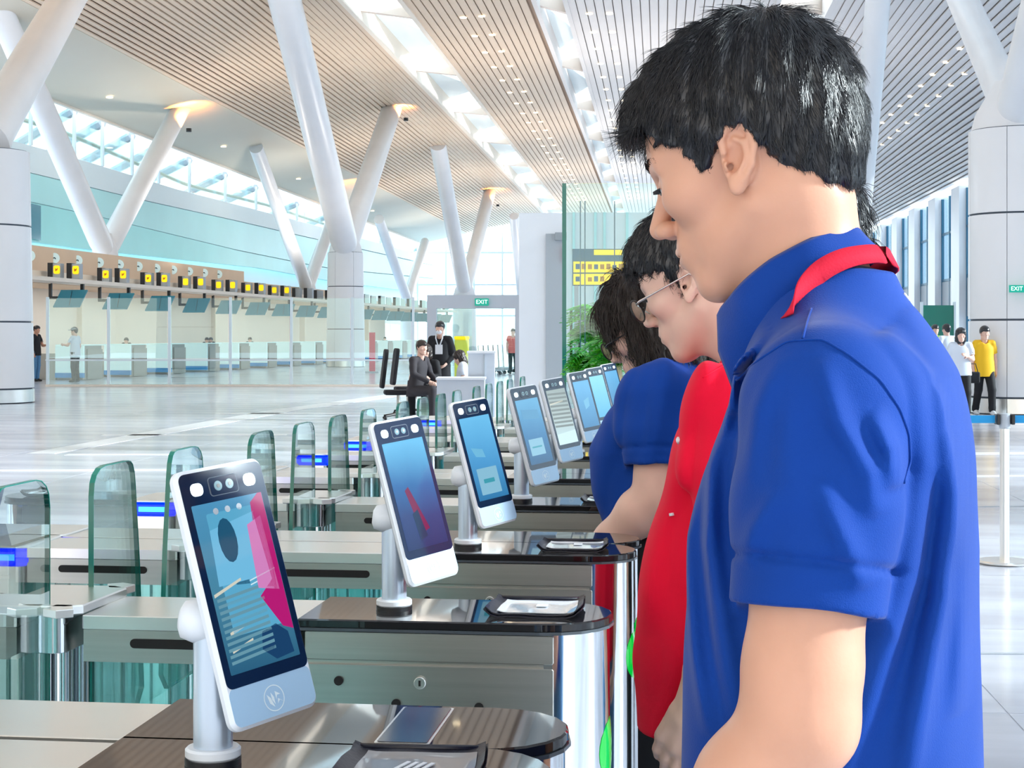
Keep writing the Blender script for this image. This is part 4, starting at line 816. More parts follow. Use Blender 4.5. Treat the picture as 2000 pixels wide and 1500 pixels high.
def hand_f(P, w, dirv, palmn, side, s=1.0):   # a relaxed hand hanging from the wrist w along dirv, palm facing palmn; the thumb leaves the palm side
    d_ = Vector(dirv).normalized(); n_ = Vector(palmn); n_ = (n_-d_*n_.dot(d_)).normalized(); t_ = d_.cross(n_)*side; w = Vector(w)
    p = lambda a, b, c: tuple(w+(d_*a+t_*b+n_*c)*s)
    d = chain(P, [p(-.01, 0, 0), p(.03, 0, 0)], [.024*s, .024*s], .01); d = smin(d, chain(P, [p(.03, .018, 0), p(.085, .026, 0)], [.017*s, .014*s]), .012)
    d = smin(d, chain(P, [p(.03, -.014, 0), p(.078, -.026, 0)], [.017*s, .012*s]), .012); d = smin(d, chain(P, [p(.04, 0, 0), p(.084, 0, 0)], [.018*s, .014*s]), .012)
    for b, L_, c in ((.027, .072, .012), (.009, .080, .014), (-.009, .075, .018), (-.026, .058, .022)):
        d = smin(d, chain(P, [p(.080-abs(b)*.15, b, 0), p(.080+L_*.45, b*1.05, c*.5), p(.080+L_*.75, b*1.05, c*1.5), p(.080+L_*.95, b, c*2.5)], [.0095*s, .0088*s, .0080*s, .0068*s], .003), .005)
    return smin(d, chain(P, [p(.015, .026, .004), p(.045, .048, .012), p(.075, .052, .022), p(.095, .048, .030)], [.014*s, .0115*s, .0095*s, .008*s], .004), .008)
def hair_strands(v, q, HM, n, L_, r, rs, whorl=(-.055, 0, .125), down=.6, lift=.25, wave=0, sel=None, fringe=0):
    R_ = np.random.default_rng(rs); c = v[q].mean(1); e1 = v[q[:, 2]]-v[q[:, 0]]; e2 = v[q[:, 3]]-v[q[:, 1]]; nn = np.cross(e1, e2); nn /= np.linalg.norm(nn, axis=1)[:, None]+1e-9
    cl = tolocal(c.astype(f4), HM); A = np.array(HM.to_3x3(), f4); nl = nn@A   # normals to head frame
    ok = np.ones(len(c), bool) if sel is None else sel(cl, nl); idx = R_.choice(np.where(ok)[0], n); p = cl[idx]; nr = nl[idx]
    g = p-V3(*whorl); g /= np.linalg.norm(g, axis=1)[:, None]+1e-6; g[:, 2] -= down; g += R_.normal(0, .16, g.shape); g -= nr*(g*nr).sum(1)[:, None]; g /= np.linalg.norm(g, axis=1)[:, None]+1e-6
    Ln = L_(p)*(.6+.7*R_.random(n)); seg = 5; sd = np.cross(g, nr); pts = []
    ph = R_.random(n)*6.28
    for k in range(seg):
        u = k/(seg-1); bend = V3(0, 0, -1)*(u*u*Ln*.35)[:, None]
        pts.append(p+g*(Ln*u)[:, None]+nr*(Ln*(lift*u-lift*.9*u*u)+.0003)[:, None]+bend*(1 if wave else .35)+sd*(wave*np.sin(ph+u*7)*u)[:, None])
    VS = []; QS = []
    for k in range(seg):
        rad = r*(1-.85*k/(seg-1))
        for j in range(3):
            a = 2*PI*j/3; VS.append(pts[k]+sd*rad*math.cos(a)+nr*rad*math.sin(a))
    VS = np.stack(VS, 1); base = np.arange(n)[:, None]*(3*seg)
    for k in range(seg-1):
        for j in range(3): QS.append(np.array([k*3+j, k*3+(j+1) % 3, (k+1)*3+(j+1) % 3, (k+1)*3+j])[None]+base)
    B_ = np.array(HM, f4); return VS.reshape(-1, 3)@B_[:3, :3].T+B_[:3, 3], np.concatenate(QS)
def polyf(x, z, pts):   # signed distance to a closed polygon (negative inside)
    d = np.full(x.shape, 1e9, f4); ins = np.zeros(x.shape, bool); n = len(pts)
    for i in range(n):
        a = pts[i]; b = pts[(i+1) % n]; ex, ez = b[0]-a[0], b[1]-a[1]; wx, wz = x-a[0], z-a[1]; t = np.clip((wx*ex+wz*ez)/(ex*ex+ez*ez+1e-12), 0, 1)
        d = np.minimum(d, (wx-t*ex)**2+(wz-t*ez)**2); c = ((a[1] > z) != (b[1] > z)) & (x < (b[0]-a[0])*(z-a[1])/((b[1]-a[1])+1e-12)+a[0]); ins ^= c
    d = np.sqrt(d); return np.where(ins, -d, d)
HAIRLINE = [(.120, .075), (.108, .040), (.098, .052), (.078, .050), (.062, .034), (.040, .030), (.022, .000), (.012, -.004), (.006, .020), (-.004, .036), (-.020, .038), (-.034, .020), (-.036, -.010), (-.050, -.040), (-.085, -.058), (-.14, -.05), (-.16, .05), (-.10, .17), (.05, .18)]
def hair_f(HM, top=.022, sidew=.010, poly=HAIRLINE, seed=0):
    def fn(P):
        L_ = tolocal(P, HM); d = ell(L_, (-.007, 0, .050+top*.25), (.099+sidew*1.1, .077+sidew, .080+top*.72)); d = smin(d, ell(L_, (.050, 0, .070), (.056+sidew*.6, .056, .040+top*.6)), .03)
        d = smin(d, ell(L_, (-.058, 0, -.005), (.040, .050, .055)), .03)
        x, y, z = L_[..., 0], L_[..., 1], L_[..., 2]
        d = d+.0022*np.sin(x*150+y*70+np.sin(z*60)*1.5)*np.sin(y*120+z*80)+.0012*np.sin(x*330+z*120)
        return np.maximum(d, polyf(x+.003*np.sin(z*400+y*200), z+.003*np.sin(x*420+y*160), poly))
    return fn
def person(name, pos, yaw, lab, J, head, skin='skin', res=.004, hres=None, torso=None, shirt=None, sleeves=None, folds=None, shirt_mat='blue_polo', shirt_res=None, trousers='blackcloth', shoes='shoe', hair=None, hands=True, group=None, collar=None, buttons=False, female=False, lower=True, necks=None):
    root = thing(name, pos, yaw, lab, 'person', group); root.rotation_euler = (0, 0, yaw)
    HM = headframe(*head); hp = Vector(head[0]); hres = hres or res
    nb = Vector(J['neck']); nt = HM @ Vector((-.018, 0, -.035)); nt2 = HM @ Vector((-.03, 0, .0))
    nr = necks or (.054, .060)
    def top_f(P):
        d = head_f(tolocal(P, HM), True, hres < .006, female); n1 = cap(P, nt2, nt, nr[0]*.95, nr[0]); n2 = cap(P, nt, nb, nr[0], nr[1]); d2 = smin(n1, n2, .02)
        th = HM @ Vector((.045, 0, -.085)); ad = cap(P, th, nb+Vector((.035, 0, .02)), .016, .022); d2 = smin(d2, ad, .03)
        d = smin(d, d2, .016)
        d = smin(d, cap(P, nb+Vector((-.01, .0, -.045)), Vector(J['shl'])+Vector((0, -.06, -.04)), .040, .04), .03); d = smin(d, cap(P, nb+Vector((-.01, .0, -.045)), Vector(J['shr'])+Vector((0, .06, -.04)), .040, .04), .03)
        return d
    c0 = (hp+nb)/2; parts = [nets(top_f, (c0.x-.20, -.19+c0.y, nb.z-.10), (c0.x+.20, .19+c0.y, hp.z+.18), hres)]
    def limb(side, tiny=False):
        s, e, w = Vector(J['sh'+side]), Vector(J['el'+side]), Vector(J['wr'+side]); sg = 1 if side == 'l' else -1
        k = J.get('fat', 1)
        def fn(P):
            d = chain(P, [s, s.lerp(e, .35), s.lerp(e, .85), e], [.050*k, .047*k, .040*k, .0385*k], .02)
            d = smin(d, chain(P, [e, e.lerp(w, .28), e.lerp(w, .75), w], [.038*k, .041*k, .030*k, .025*k], .02), .015)
            d = smin(d, ell(P, tuple(e+Vector((-.020, 0, -.004))), (.020*k, .022*k, .024*k)), .02)
            if hands: d = smin(d, hand_f(P, w, J.get('hd'+side, w-e), J.get('pn'+side, (0, -sg, 0)), J.get('ts'+side, 1 if side == 'l' else -1)), .012)
            return d
        pts = [s, e, w, w+(Vector(J.get('hd'+side, w-e)).normalized()*.2)]; lo = [min(p[i] for p in pts)-.07 for i in range(3)]; hi = [max(p[i] for p in pts)+.07 for i in range(3)]
        return nets(fn, lo, hi, max(res, .0035))
    parts += [limb('l'), limb('r')]
    hipz = J['hip']
    def low_f(P):
        d = loft(P, [(hipz-.06, 0, 0, .09, .14), (hipz+.06, 0, 0, .10, .15), (hipz+.20, 0, 0, .09, .14), (nb.z-.18, nb.x*.6, 0, .10, .15), (nb.z-.08, nb.x*.8, 0, .07, .12)])
        for sd in 'lr':
            a, b, c = J['hip'+sd], J['kn'+sd], J['an'+sd]; d = smin(d, chain(P, [a, b], [.085, .055], .02), .03); d = smin(d, chain(P, [b, Vector(b).lerp(Vector(c), .3), c], [.052, .05, .034], .02), .02)
            d = smin(d, cap(P, Vector(c)+Vector((0, 0, -.03)), Vector(c)+Vector((.12, 0, -.055)), .028, .022), .02)
        return d
    allp = [Vector(J[k]) for k in ('hipl', 'hipr', 'knl', 'knr', 'anl', 'anr')]
    lo = [min(p[i] for p in allp)-.20 for i in range(3)]; hi = [max(p[i] for p in allp)+.22 for i in range(3)]; lo[2] = 0; hi[2] = nb.z
    lo[0] = min(lo[0], -.2); hi[0] = max(hi[0], .2); lo[1] = min(lo[1], -.22); hi[1] = max(hi[1], .22)
    parts.append(nets(low_f, lo, hi, max(.012, res)))
    v, q = join(parts); body = npmesh('body', v, q, MATS[skin], root)
    # eyes
    for s in (-1, 1):
        if hres > .008: break
        M_ = HM @ Matrix.Translation((.0765, s*.031, .009)); e = MB().ball((0, 0, 0), .0125, 10, M_).build('eye', MATS['eye'], root, True)
        MB().ball((.0085, 0, -.001), .0058, 8, M_).build('iris', MATS['iris'], e, True)
        n_ = 60 if hres < .004 else 20; mb = MB()
        R_ = random.Random(5)
        for i in range(n_*2):
            u = i/(2*n_); y0 = .014+u*.036; x0 = .0985-.014*u*u-.006*u; z0 = .031+.004*math.sin(u*3)+R_.random()*.006
            a = HM @ Vector((x0-.002, s*y0, z0-.002)); b = HM @ Vector((x0+.0005-.003*u, s*(y0+.007), z0+.003-.004*u)); w_ = .0007
            mb.tube([a, b], [w_, w_*.2], 3, False)
        mb.build('eyebrow', MATS['hair'], root)
        mb = MB()
        for i in range(24):
            u = i/23; y0 = .020+u*.022; x0 = .0905-.008*abs(u-.4)
            a = HM @ Vector((x0, s*y0, .0105)); b = HM @ Vector((x0+.007, s*(y0+.002), .0095)); mb.tube([a, b], [.0005, .0001], 3, False)
        mb.build('eyelashes', MATS['hair'], root)
    # mouth colour piece
    if hres < .006:
        pass
    # hair
    if hair:
        fn, nst, LL, kw = hair
        f_ = fn(HM); c = HM @ Vector((-.01, 0, .04)); R0 = kw.pop('box', .20)
        hv, hq = nets(f_, (c.x-R0, c.y-R0*.8, c.z-R0), (c.x+R0, c.y+R0*.8, c.z+R0*.9), max(.0028, hres)); hp_ = [(hv, hq)]; hm = kw.pop('mat', 'hair')
        if nst: 
            sv, sq_ = hair_strands(hv, hq, HM, nst, LL, kw.pop('r', .0005), 3, **kw); hp_.append((sv, sq_))
        hv, hq = join(hp_); npmesh('hair', hv, hq, MATS[hm], root)
    # shirt
    if torso:
        hem = torso[0][0] if torso[0][0] < torso[-1][0] else torso[-1][0]
        sr = shirt_res or res
        def shirt_f(P):
            d = loft(P, torso, 2.25); x, y, z = P[..., 0], P[..., 1], P[..., 2]
            for sd in 'lr':
                sg = 1 if sd == 'l' else -1; s, e = Vector(J['sh'+sd]), Vector(J['el'+sd]); L_, r0, r1 = sleeves; tip = s.lerp(e, L_); ax = (e-s).normalized()
                a = chain(P, [s+Vector((-.0, -sg*.07, .004)), s+Vector((0, -sg*.012, -.004)), s.lerp(e, L_*.5), s.lerp(e, L_*1.02)], [r0*.92, r0, (r0+r1)/2, r1], .02)
                if folds and sd == 'l': a = a-folds[0](P)
                cut = (P-V3(*tip))@V3(*ax); a = np.maximum(a, cut)
                inn = chain(P, [s.lerp(e, L_*.55), s.lerp(e, L_*1.3)], [r1*.7, r1-.007], .01); a = np.maximum(a, -inn)
                a = a+.0045*np.exp(-((cut+.036)/.0035)**2); cuff = np.maximum(chain(P, [s.lerp(e, L_*.5), s.lerp(e, L_*1.1)], [(r0+r1)/2+.001, r1+.0015], .01), np.abs(cut+.016)-.0155); cuff = np.maximum(cuff, -inn)
                tz = cap(P, s+Vector((0, -sg*.01, .005)), nb+Vector((-.01, sg*.02, -.03)), r0*.66, .055)
                d = smin(d, tz, .03)
                seam = np.abs(np.abs(y-0)-0)  # sleeve join
                d = smin(d, a, .018)
                if sleeves[0] > .9:
                    w_ = Vector(J['wr'+sd]); d = smin(d, chain(P, [s.lerp(e, .6), e, e.lerp(w_, .93)], [r1, r1*.95, r1*.75], .01), .02)
            if folds: d = d-folds[1](P)
            nk = cap(P, nt, nb+Vector((.012, 0, -.02)), nr[1]-.001, nr[1]+.006); d = np.maximum(d, -nk)
            inn = loft(P, [(hem-.2, torso[0][1], 0, torso[0][3]-.012, torso[0][4]-.012), (hem+.15, torso[0][1], 0, torso[0][3]-.03, torso[0][4]-.03)]); d = np.maximum(d, -inn)
            return np.maximum(d, hem-z)
        ys = max(abs(Vector(J['el'+sd]).y) for sd in 'lr')+.12; xs_ = [Vector(J['el'+sd]).x for sd in 'lr']
        rx = max(t_[3]+abs(t_[1]) for t_ in torso)+.05
        sv, sq_ = nets(shirt_f, (min(-rx, min(xs_)-.1), -ys, hem-.02), (max(rx, max(xs_)+.1), ys, nb.z+.06), sr); npmesh('shirt', sv, sq_, MATS[shirt_mat], root)
    if collar:
        tilt_, cR, cmat = collar
        CF = Matrix.Translation(nb+Vector((.010, 0, .0))) @ Matrix.Rotation(math.radians(tilt_), 4, 'Y'); vs = []; fs = []; na = 64
        for i in range(na+1):
            a = math.radians(16+328*i/na); ca, sa = math.cos(a), math.sin(a); fr = max(0, ca)**1.3; bk_ = max(0, -ca)
            pr = [(cR, -.020), (cR+.001, .008), (cR+.002, .030-.012*fr), (cR+.006, .036-.014*fr), (cR+.011, .032-.014*fr), (cR+.015+.010*fr, .014-.026*fr), (cR+.0205+.012*fr, -.002-.072*fr), (cR+.018+.012*fr, -.003-.072*fr), (cR+.0125+.010*fr, .012-.022*fr), (cR+.009, .027-.014*fr)]
            wob = .0012*math.sin(a*7)
            for r_, h_ in pr: vs.append(tuple(CF @ Vector(((r_+wob)*ca*1.06, (r_+wob)*sa, h_))))
        m_ = 10
        for i in range(na):
            for k in range(m_): fs.append((i*m_+k, (i+1)*m_+k, (i+1)*m_+(k+1) % m_, i*m_+(k+1) % m_))
        fs += [tuple(range(m_)), tuple(range(len(vs)-1, len(vs)-1-m_, -1))]
        co = MB().add(vs, fs).build('collar', MATS[cmat], root, True)
    # trousers
    def tr_f(P):
        d = loft(P, [(hipz-.08, 0, 0, .115, .165), (hipz+.02, 0, 0, .122, .175), (hipz+.16, 0, 0, .110, .155)])
        for sd in 'lr':
            a, b, c = Vector(J['hip'+sd]), Vector(J['kn'+sd]), Vector(J['an'+sd]); d = smin(d, chain(P, [a, b, c+(b-c)*.12, c+(b-c).normalized()*.0], [.098, .072, .062, .060], .02), .025)
        return np.maximum(d, .055-P[..., 2])
    tv, tq = nets(tr_f, lo, hi[:2]+[hipz+.2], max(.008, res*1.6)); npmesh('trousers', tv, tq, MATS[trousers], root)
    for sd in 'lr':
        c = Vector(J['an'+sd]); g = Vector((1, 0, 0))
        def sh_f(P): return np.maximum(smin(cap(P, (c.x-.03, c.y, c.z-.035), (c.x+.06, c.y, c.z-.04), .040, .040), cap(P, (c.x+.05, c.y, c.z-.05), (c.x+.15, c.y, c.z-.058), .040, .030), .02), (c.z-.088)-P[..., 2])
        v_, q_ = nets(sh_f, (c.x-.09, c.y-.06, c.z-.10), (c.x+.20, c.y+.06, c.z+.03), max(.007, res)); npmesh('shoe', v_, q_, MATS[shoes], root)
    return root, HM
def stand(h=1.70, arms=None, step=0):
    k = h/1.70
    J = dict(neck=(0, 0, 1.43*k), shl=(0, .17*k, 1.385*k), shr=(0, -.17*k, 1.385*k), ell=(-.02, .22*k, 1.11*k), elr=(-.02, -.22*k, 1.11*k), wrl=(.06, .22*k, .87*k), wrr=(.06, -.22*k, .87*k), hip=.92*k, hipl=(0, .09*k, .90*k), hipr=(0, -.09*k, .90*k), knl=(.02+step, .10*k, .49*k), knr=(.02-step*.4, -.10*k, .49*k), anl=(-.02+step*1.5, .10*k, .09), anr=(-.02-step*1.5, -.10*k, .09))
    if arms: J.update(arms)
    return J
# ------------------------------------------------------------------ the nearest man, royal blue polo
def pl2(P, pts, ax=(0, 2)):
    x, z = P[..., ax[0]], P[..., ax[1]]; d = np.full(x.shape, 9, f4); u = np.zeros(x.shape, f4); n = len(pts)-1
    for i, (a, b) in enumerate(zip(pts, pts[1:])):
        ex, ez = b[0]-a[0], b[1]-a[1]; t = np.clip(((x-a[0])*ex+(z-a[1])*ez)/(ex*ex+ez*ez+1e-9), 0, 1); q = (x-a[0]-t*ex)**2+(z-a[1]-t*ez)**2; u = np.where(q < d, (i+t)/n, u); d = np.minimum(d, q)
    return np.sqrt(d), np.maximum(np.sin(PI*np.clip(u, 0, 1)), 0)**.7
def ridge(P, p, w):
    d, k = pl2(P, p); return k*np.exp(-(d/w)**2)
BY = math.radians(16); BC = Vector((.285, 1.45, 0)); YAWB = PI-BY   # body looks to the picture's left and a little away
BINV = (Matrix.Translation(BC) @ Matrix.Rotation(YAWB, 4, 'Z')).inverted()
def b2(px, py, yb):   # picture point on the body-frame plane y = yb -> (x, z)
    o = BINV @ Vector((0, 0, EYE)); e = BINV @ Wp(px, py, 1.0); d = e-o; t = (yb-o.y)/d.y; p = o+d*t; return (p.x, p.z)
def B2(pts, yb): return [b2(x, y, yb) for x, y in pts]
ARMF = [([(1700, 800), (1740, 880), (1748, 960)], .010, .010), ([(1600, 700), (1640, 820), (1700, 920), (1712, 1010)], .008, .012), ([(1530, 950), (1480, 1030), (1455, 1100)], .006, .010), ([(1600, 930), (1660, 1060), (1690, 1150)], .007, .012), ([(1530, 690), (1480, 800), (1462, 950)], .005, .012), ([(1560, 720), (1540, 860), (1560, 1000)], .004, .016)]
GRV = B2([(1437, 742), (1480, 705), (1537, 667), (1606, 663), (1656, 692), (1719, 742), (1757, 798), (1775, 848), (1778, 899), (1763, 949)], .16)
TORF = [([(1730, 640), (1790, 740), (1810, 900), (1780, 1100), (1700, 1350), (1640, 1500)], .016, .012), ([(1760, 600), (1840, 740), (1858, 950), (1840, 1150), (1790, 1400), (1770, 1520)], .012, .014), ([(1860, 830), (1885, 1100), (1870, 1400)], .006, .012), ([(1430, 800), (1400, 900), (1405, 1050), (1440, 1250), (1470, 1400)], .008, .012), ([(1370, 900), (1345, 1050), (1370, 1250), (1400, 1420)], .006, .012), ([(1500, 640), (1430, 740), (1420, 850)], .007, .010), ([(1640, 690), (1710, 760), (1760, 880)], .007, .008), ([(1720, 1180), (1680, 1330), (1640, 1500)], .006, .014)]
ARMF = [(B2(p, .22), a, w*.8) for p, a, w in ARMF]; TORF = [(B2(p, .10), a, w*.75) for p, a, w in TORF]
def armfold(P):
    g = 0
    for p, a, w in ARMF: g = g+a*1.4*ridge(P, p, w)
    return g*np.clip((P[..., 1]-.17)/.04, 0, 1)-.002*np.exp(-((P[..., 1]-.16)/.02)**2)
def torfold(P):
    g = 0
    for p, a, w in TORF: g = g+a*1.8*ridge(P, p, w)
    g = g-.005*ridge(P, GRV, .010)
    y = P[..., 1]; x = P[..., 0]; z = P[..., 2]; return g*np.clip((y+.05)/.06, 0, 1)*np.where(y > .155, np.clip((.185-y)/.03, 0, 1), 1)+.0015*np.sin(x*60+z*14+y*30)*np.clip((1.35-z)/.2, 0, 1)
Jm = dict(neck=(.020, .0, 1.455), shl=(-.008, .165, 1.366), shr=(-.015, -.158, 1.336), ell=(.010, .205, 1.125), elr=(0, -.215, 1.12), wrl=(.130, .19, .930), wrr=(.12, -.17, .92), hip=.93, hipl=(-.01, .09, .90), hipr=(-.01, -.09, .90), knl=(.02, .10, .49), knr=(.02, -.10, .49), anl=(-.02, .10, .09), anr=(-.02, -.10, .09), fat=1.06)
torso_m = [(.80, .003, 0, .134, .178), (1.03, .003, 0, .130, .176), (1.15, .003, 0, .126, .176), (1.25, -.002, 0, .120, .176), (1.33, -.010, 0, .110, .174), (1.385, -.018, 0, .090, .136), (1.42, -.008, 0, .078, .092), (1.445, -.002, 0, .066, .074), (1.475, .004, 0, .052, .056)]
def topL(p): return .016+.006*np.clip((p[:, 2]-.04)/.1, 0, 1)+.008*np.clip((p[:, 0]-.06)/.04, 0, 1)-.009*np.clip((-.0-p[:, 2])/.03, 0, 1)
HMX = Matrix.Translation(BC) @ Matrix.Rotation(YAWB, 4, 'Z') @ headframe((.066, 0, 1.570), math.radians(-10), math.radians(20), 0, .95); HMI = HMX.inverted()
def h2(px, py, yl):
    o = HMI @ Vector((0, 0, EYE)); e = HMI @ Wp(px, py, 1.0); d = e-o; p = o+d*((yl-o.y)/d.y); return (p.x, p.z)
HLM = [h2(x, y, (.03 if x < 1325 else .068) if x < 1560 else .045) for x, y in [(1224, 262), (1250, 252), (1268, 262), (1290, 258), (1302, 285), (1330, 290), (1350, 318), (1366, 342), (1384, 335), (1398, 300), (1414, 282), (1420, 258), (1440, 246), (1466, 258), (1482, 285), (1500, 300), (1525, 345), (1538, 372), (1565, 400), (1605, 408), (1650, 400), (1690, 350), (1790, 320), (1790, -90), (1400, -120), (1120, 100)]]
def topLm(p):
    e = np.clip((-polyf(p[:, 0], p[:, 2], HLM)-.001)/.016, .22, 1); return topL(p)*np.where((p[:, 0] > .075) & (p[:, 2] < .12), 1, e)
man, HMm = person('person', BC, YAWB, 'nearest man in a royal blue polo and red lanyard looking down at a terminal', Jm, ((.066, 0, 1.570), math.radians(-10), math.radians(20), 0, .95), 'skin', .0035, .0017, torso_m, True, (.655, .067, .0595), (armfold, torfold), 'blue_polo', .0031, 'jeans', 'shoe',
    (lambda HM: hair_f(HM, .020, .009, HLM), 21000, topLm, dict(r=.00045, down=.35, lift=.20)), collar=(28, .0575, 'blue_polo'), necks=(.052, .056))
from mathutils.bvhtree import BVHTree
def seams(root, lines, r=.0011, m='blue_polo'):
    sh = [c for c in root.children if c.name.startswith('shirt')][0]; mw = root.matrix_basis; mi = mw.inverted(); me = sh.data
    bv = BVHTree.FromPolygons([v.co for v in me.vertices], [tuple(p.vertices) for p in me.polygons]); o = mi @ Vector((0, 0, EYE))
    for ln in lines:
        pts = []
        for (a, b) in zip(ln, ln[1:]):
            for k in range(8):
                x = a[0]+(b[0]-a[0])*k/8; y = a[1]+(b[1]-a[1])*k/8; d = (mi @ Wp(x, y, 1)-o).normalized(); h = bv.ray_cast(o, d)
                if h[0] is not None: pts.append(h[0]+h[1]*.0004)
        if len(pts) > 3:
            for _ in range(2): pts = [pts[0]]+[(pts[i-1]+pts[i]*2+pts[i+1])/4 for i in range(1, len(pts)-1)]+[pts[-1]]
            MB().tube(pts, r, 6).build('seam', MATS[m], root, True)
seams(man, [[(1437, 742), (1480, 705), (1537, 667), (1606, 663), (1656, 692), (1719, 742), (1757, 798), (1775, 848), (1778, 899), (1763, 949)], [(1568, 662), (1576, 630), (1586, 600)]])
for a_, b_ in (((1374, 826), (1381, 834)), ((1367, 858), (1374, 868)), ((1765, 574), (1776, 588))): seams(man, [[a_, b_]], .0013, 'white')
# lanyard: ribbon loop lying round the collar
mwm = Matrix.Translation(BC) @ Matrix.Rotation(YAWB, 4, 'Z')
def ribbon(name, pts, w, th, m, up, **kw):
    mb = MB(); vs = []; fs = []; n = len(pts)
    for i, p in enumerate(pts):
        d = (pts[min(n-1, i+1)]-pts[max(0, i-1)]).normalized(); u = up[i]; u = (u-d*u.dot(d)).normalized(); s = d.cross(u)
        for a, b in ((-1, -1), (1, -1), (1, 1), (-1, 1)): vs.append(p+u*a*w/2+s*b*th/2)
    for i in range(n-1):
        for k in range(4): fs.append((4*i+k, 4*i+(k+1) % 4, 4*i+4+(k+1) % 4, 4*i+4+k))
    fs += [(0, 3, 2, 1), (4*n-4, 4*n-3, 4*n-2, 4*n-1)]
    return mb.add(vs, fs).build(name, m, None, True, **kw)
def surf(root, names):
    V_, F_ = [], []
    for c in root.children:
        if c.name.split('.')[0] in names: n = len(V_); V_ += [v.co.copy() for v in c.data.vertices]; F_ += [tuple(i+n for i in p.vertices) for p in c.data.polygons]
    return BVHTree.FromPolygons(V_, F_)
bv = surf(man, ('shirt', 'collar')); mi = mwm.inverted(); o_ = mi @ Vector((0, 0, EYE)); ln = [(1722, 497), (1706, 495), (1690, 497), (1665, 500), (1640, 508), (1618, 519), (1600, 531), (1585, 545), (1570, 562), (1557, 580), (1545, 600), (1533, 626)]
pts = []; ups = []; ts = []; ds = []; ln = [(a[0]+(b[0]-a[0])*k/3, a[1]+(b[1]-a[1])*k/3) for a, b in zip(ln, ln[1:]) for k in range(3)]
for x, y in ln:
    d = (mi @ Wp(x, y, 1)-o_).normalized(); h = bv.ray_cast(o_, d)
    if h[0] is not None: ts.append((h[0]-o_).length-.004); ds.append(d); ups.append(h[1])
ts = [min(ts[max(0, i-2):i+3]) for i in range(len(ts))]
for _ in range(22): ts = [ts[0]]+[(ts[i-1]+ts[i]*2+ts[i+1])/4 for i in range(1, len(ts)-1)]+[ts[-1]]
pts = [o_+d*t for d, t in zip(ds, ts)]
P0 = pts[0].copy(); nbm = Vector(Jm['neck'])
ups = [sum(ups[max(0, i-14):i+15], Vector()).normalized() for i in range(len(ups))]
for _ in range(4): pts = [pts[0]]+[(pts[i-1]+pts[i]*2+pts[i+1])/4 for i in range(1, len(pts)-1)]+[pts[-1]]
far = []; nf = []
for i in range(1, 15):   # the far side of the loop, mirrored round the neck
    a = math.atan2(P0.y, P0.x-nbm.x-.01); a = (a if a > 0 else a+2*PI); q = a+(PI*1.80-a)*i/14; R_ = math.hypot(P0.x-nbm.x-.01, P0.y)*(1+.12*i/14)
    far.append(Vector((nbm.x+.01+R_*math.cos(q), R_*math.sin(q), P0.z-.055*(i/14)**1.6))); nf.append(Vector((math.cos(q), math.sin(q), .5)))
pts = far[::-1]+pts; ups = nf[::-1]+ups
wu = []
for i in range(len(pts)):
    d = (pts[min(len(pts)-1, i+1)]-pts[max(0, i-1)]).normalized(); wu.append(mwm.to_3x3() @ d.cross(ups[i]).normalized())
ribbon('lanyard', [mwm @ p for p in pts], .0185, .0018, MATS['lany'], wu, label='red ribbon lanyard round the collar of the nearest man', cat='lanyard')
# ------------------------------------------------------------------ man in red with glasses
def tf(a):
    return lambda P: np.maximum(-.0015, a*(.003*np.sin(P[..., 0]*70+P[..., 2]*18+P[..., 1]*30)+.004*np.sin(P[..., 0]*38-P[..., 2]*9)*np.sin(P[..., 2]*14)))
Jr = dict(neck=(-.02, 0, 1.375), shl=(-.01, .165, 1.31), shr=(-.01, -.165, 1.31), ell=(-.03, .20, 1.05), elr=(-.02, -.21, 1.05), wrl=(.045, .19, .865), wrr=(.07, -.19, .85), hip=.90, hipl=(0, .09, .87), hipr=(0, -.09, .87), knl=(.02, .10, .47), knr=(.02, -.10, .47), anl=(-.02, .10, .09), anr=(-.02, -.10, .09))
RC = Vector((.397, 2.66, 0))
tor_r = [(.79, .052, 0, .135, .175), (.90, .056, 0, .140, .178), (1.02, .045, 0, .138, .178), (1.15, .018, 0, .128, .176), (1.25, .0, 0, .115, .172), (1.31, -.01, 0, .097, .150), (1.355, -.018, 0, .080, .098), (1.39, -.02, 0, .068, .078)]
HL2 = [(.120, .085), (.112, .060), (.094, .066), (.080, .052), (.060, .044), (.036, .038), (.020, -.012), (.010, -.010), (.004, .020), (-.004, .034), (-.020, .036), (-.032, .020), (-.036, -.010), (-.050, -.040), (-.085, -.055), (-.14, -.05), (-.16, .05), (-.10, .17), (.05, .18)]
redm, HMr = person('person', RC, PI-math.radians(24), 'man in a red polo and glasses with bowed head, behind the nearest man', Jr, ((.090, 0, 1.503), math.radians(-4), math.radians(23)), 'skin_f', .005, .0030, tor_r, True, (.74, .073, .068), (tf(.8), tf(1.7)), 'red_polo', .0045, 'jeans', 'shoe',
    (lambda HM: hair_f(HM, .020, .006, HL2), 6000, lambda p: topL(p)*.9, dict(r=.0007, down=.35, lift=.35)), collar=(26, .062, 'red_polo'))
rmw = Matrix.Translation(RC) @ Matrix.Rotation(PI-math.radians(24), 4, 'Z') @ HMr
seams(redm, [[(1372, 738), (1400, 722), (1440, 700)]], .0014, 'red_polo')
for a_, b_ in (((1326, 858), (1327, 864)), ((1312, 1002), (1313, 1008))): seams(redm, [[a_, b_]], .0045, 'white')
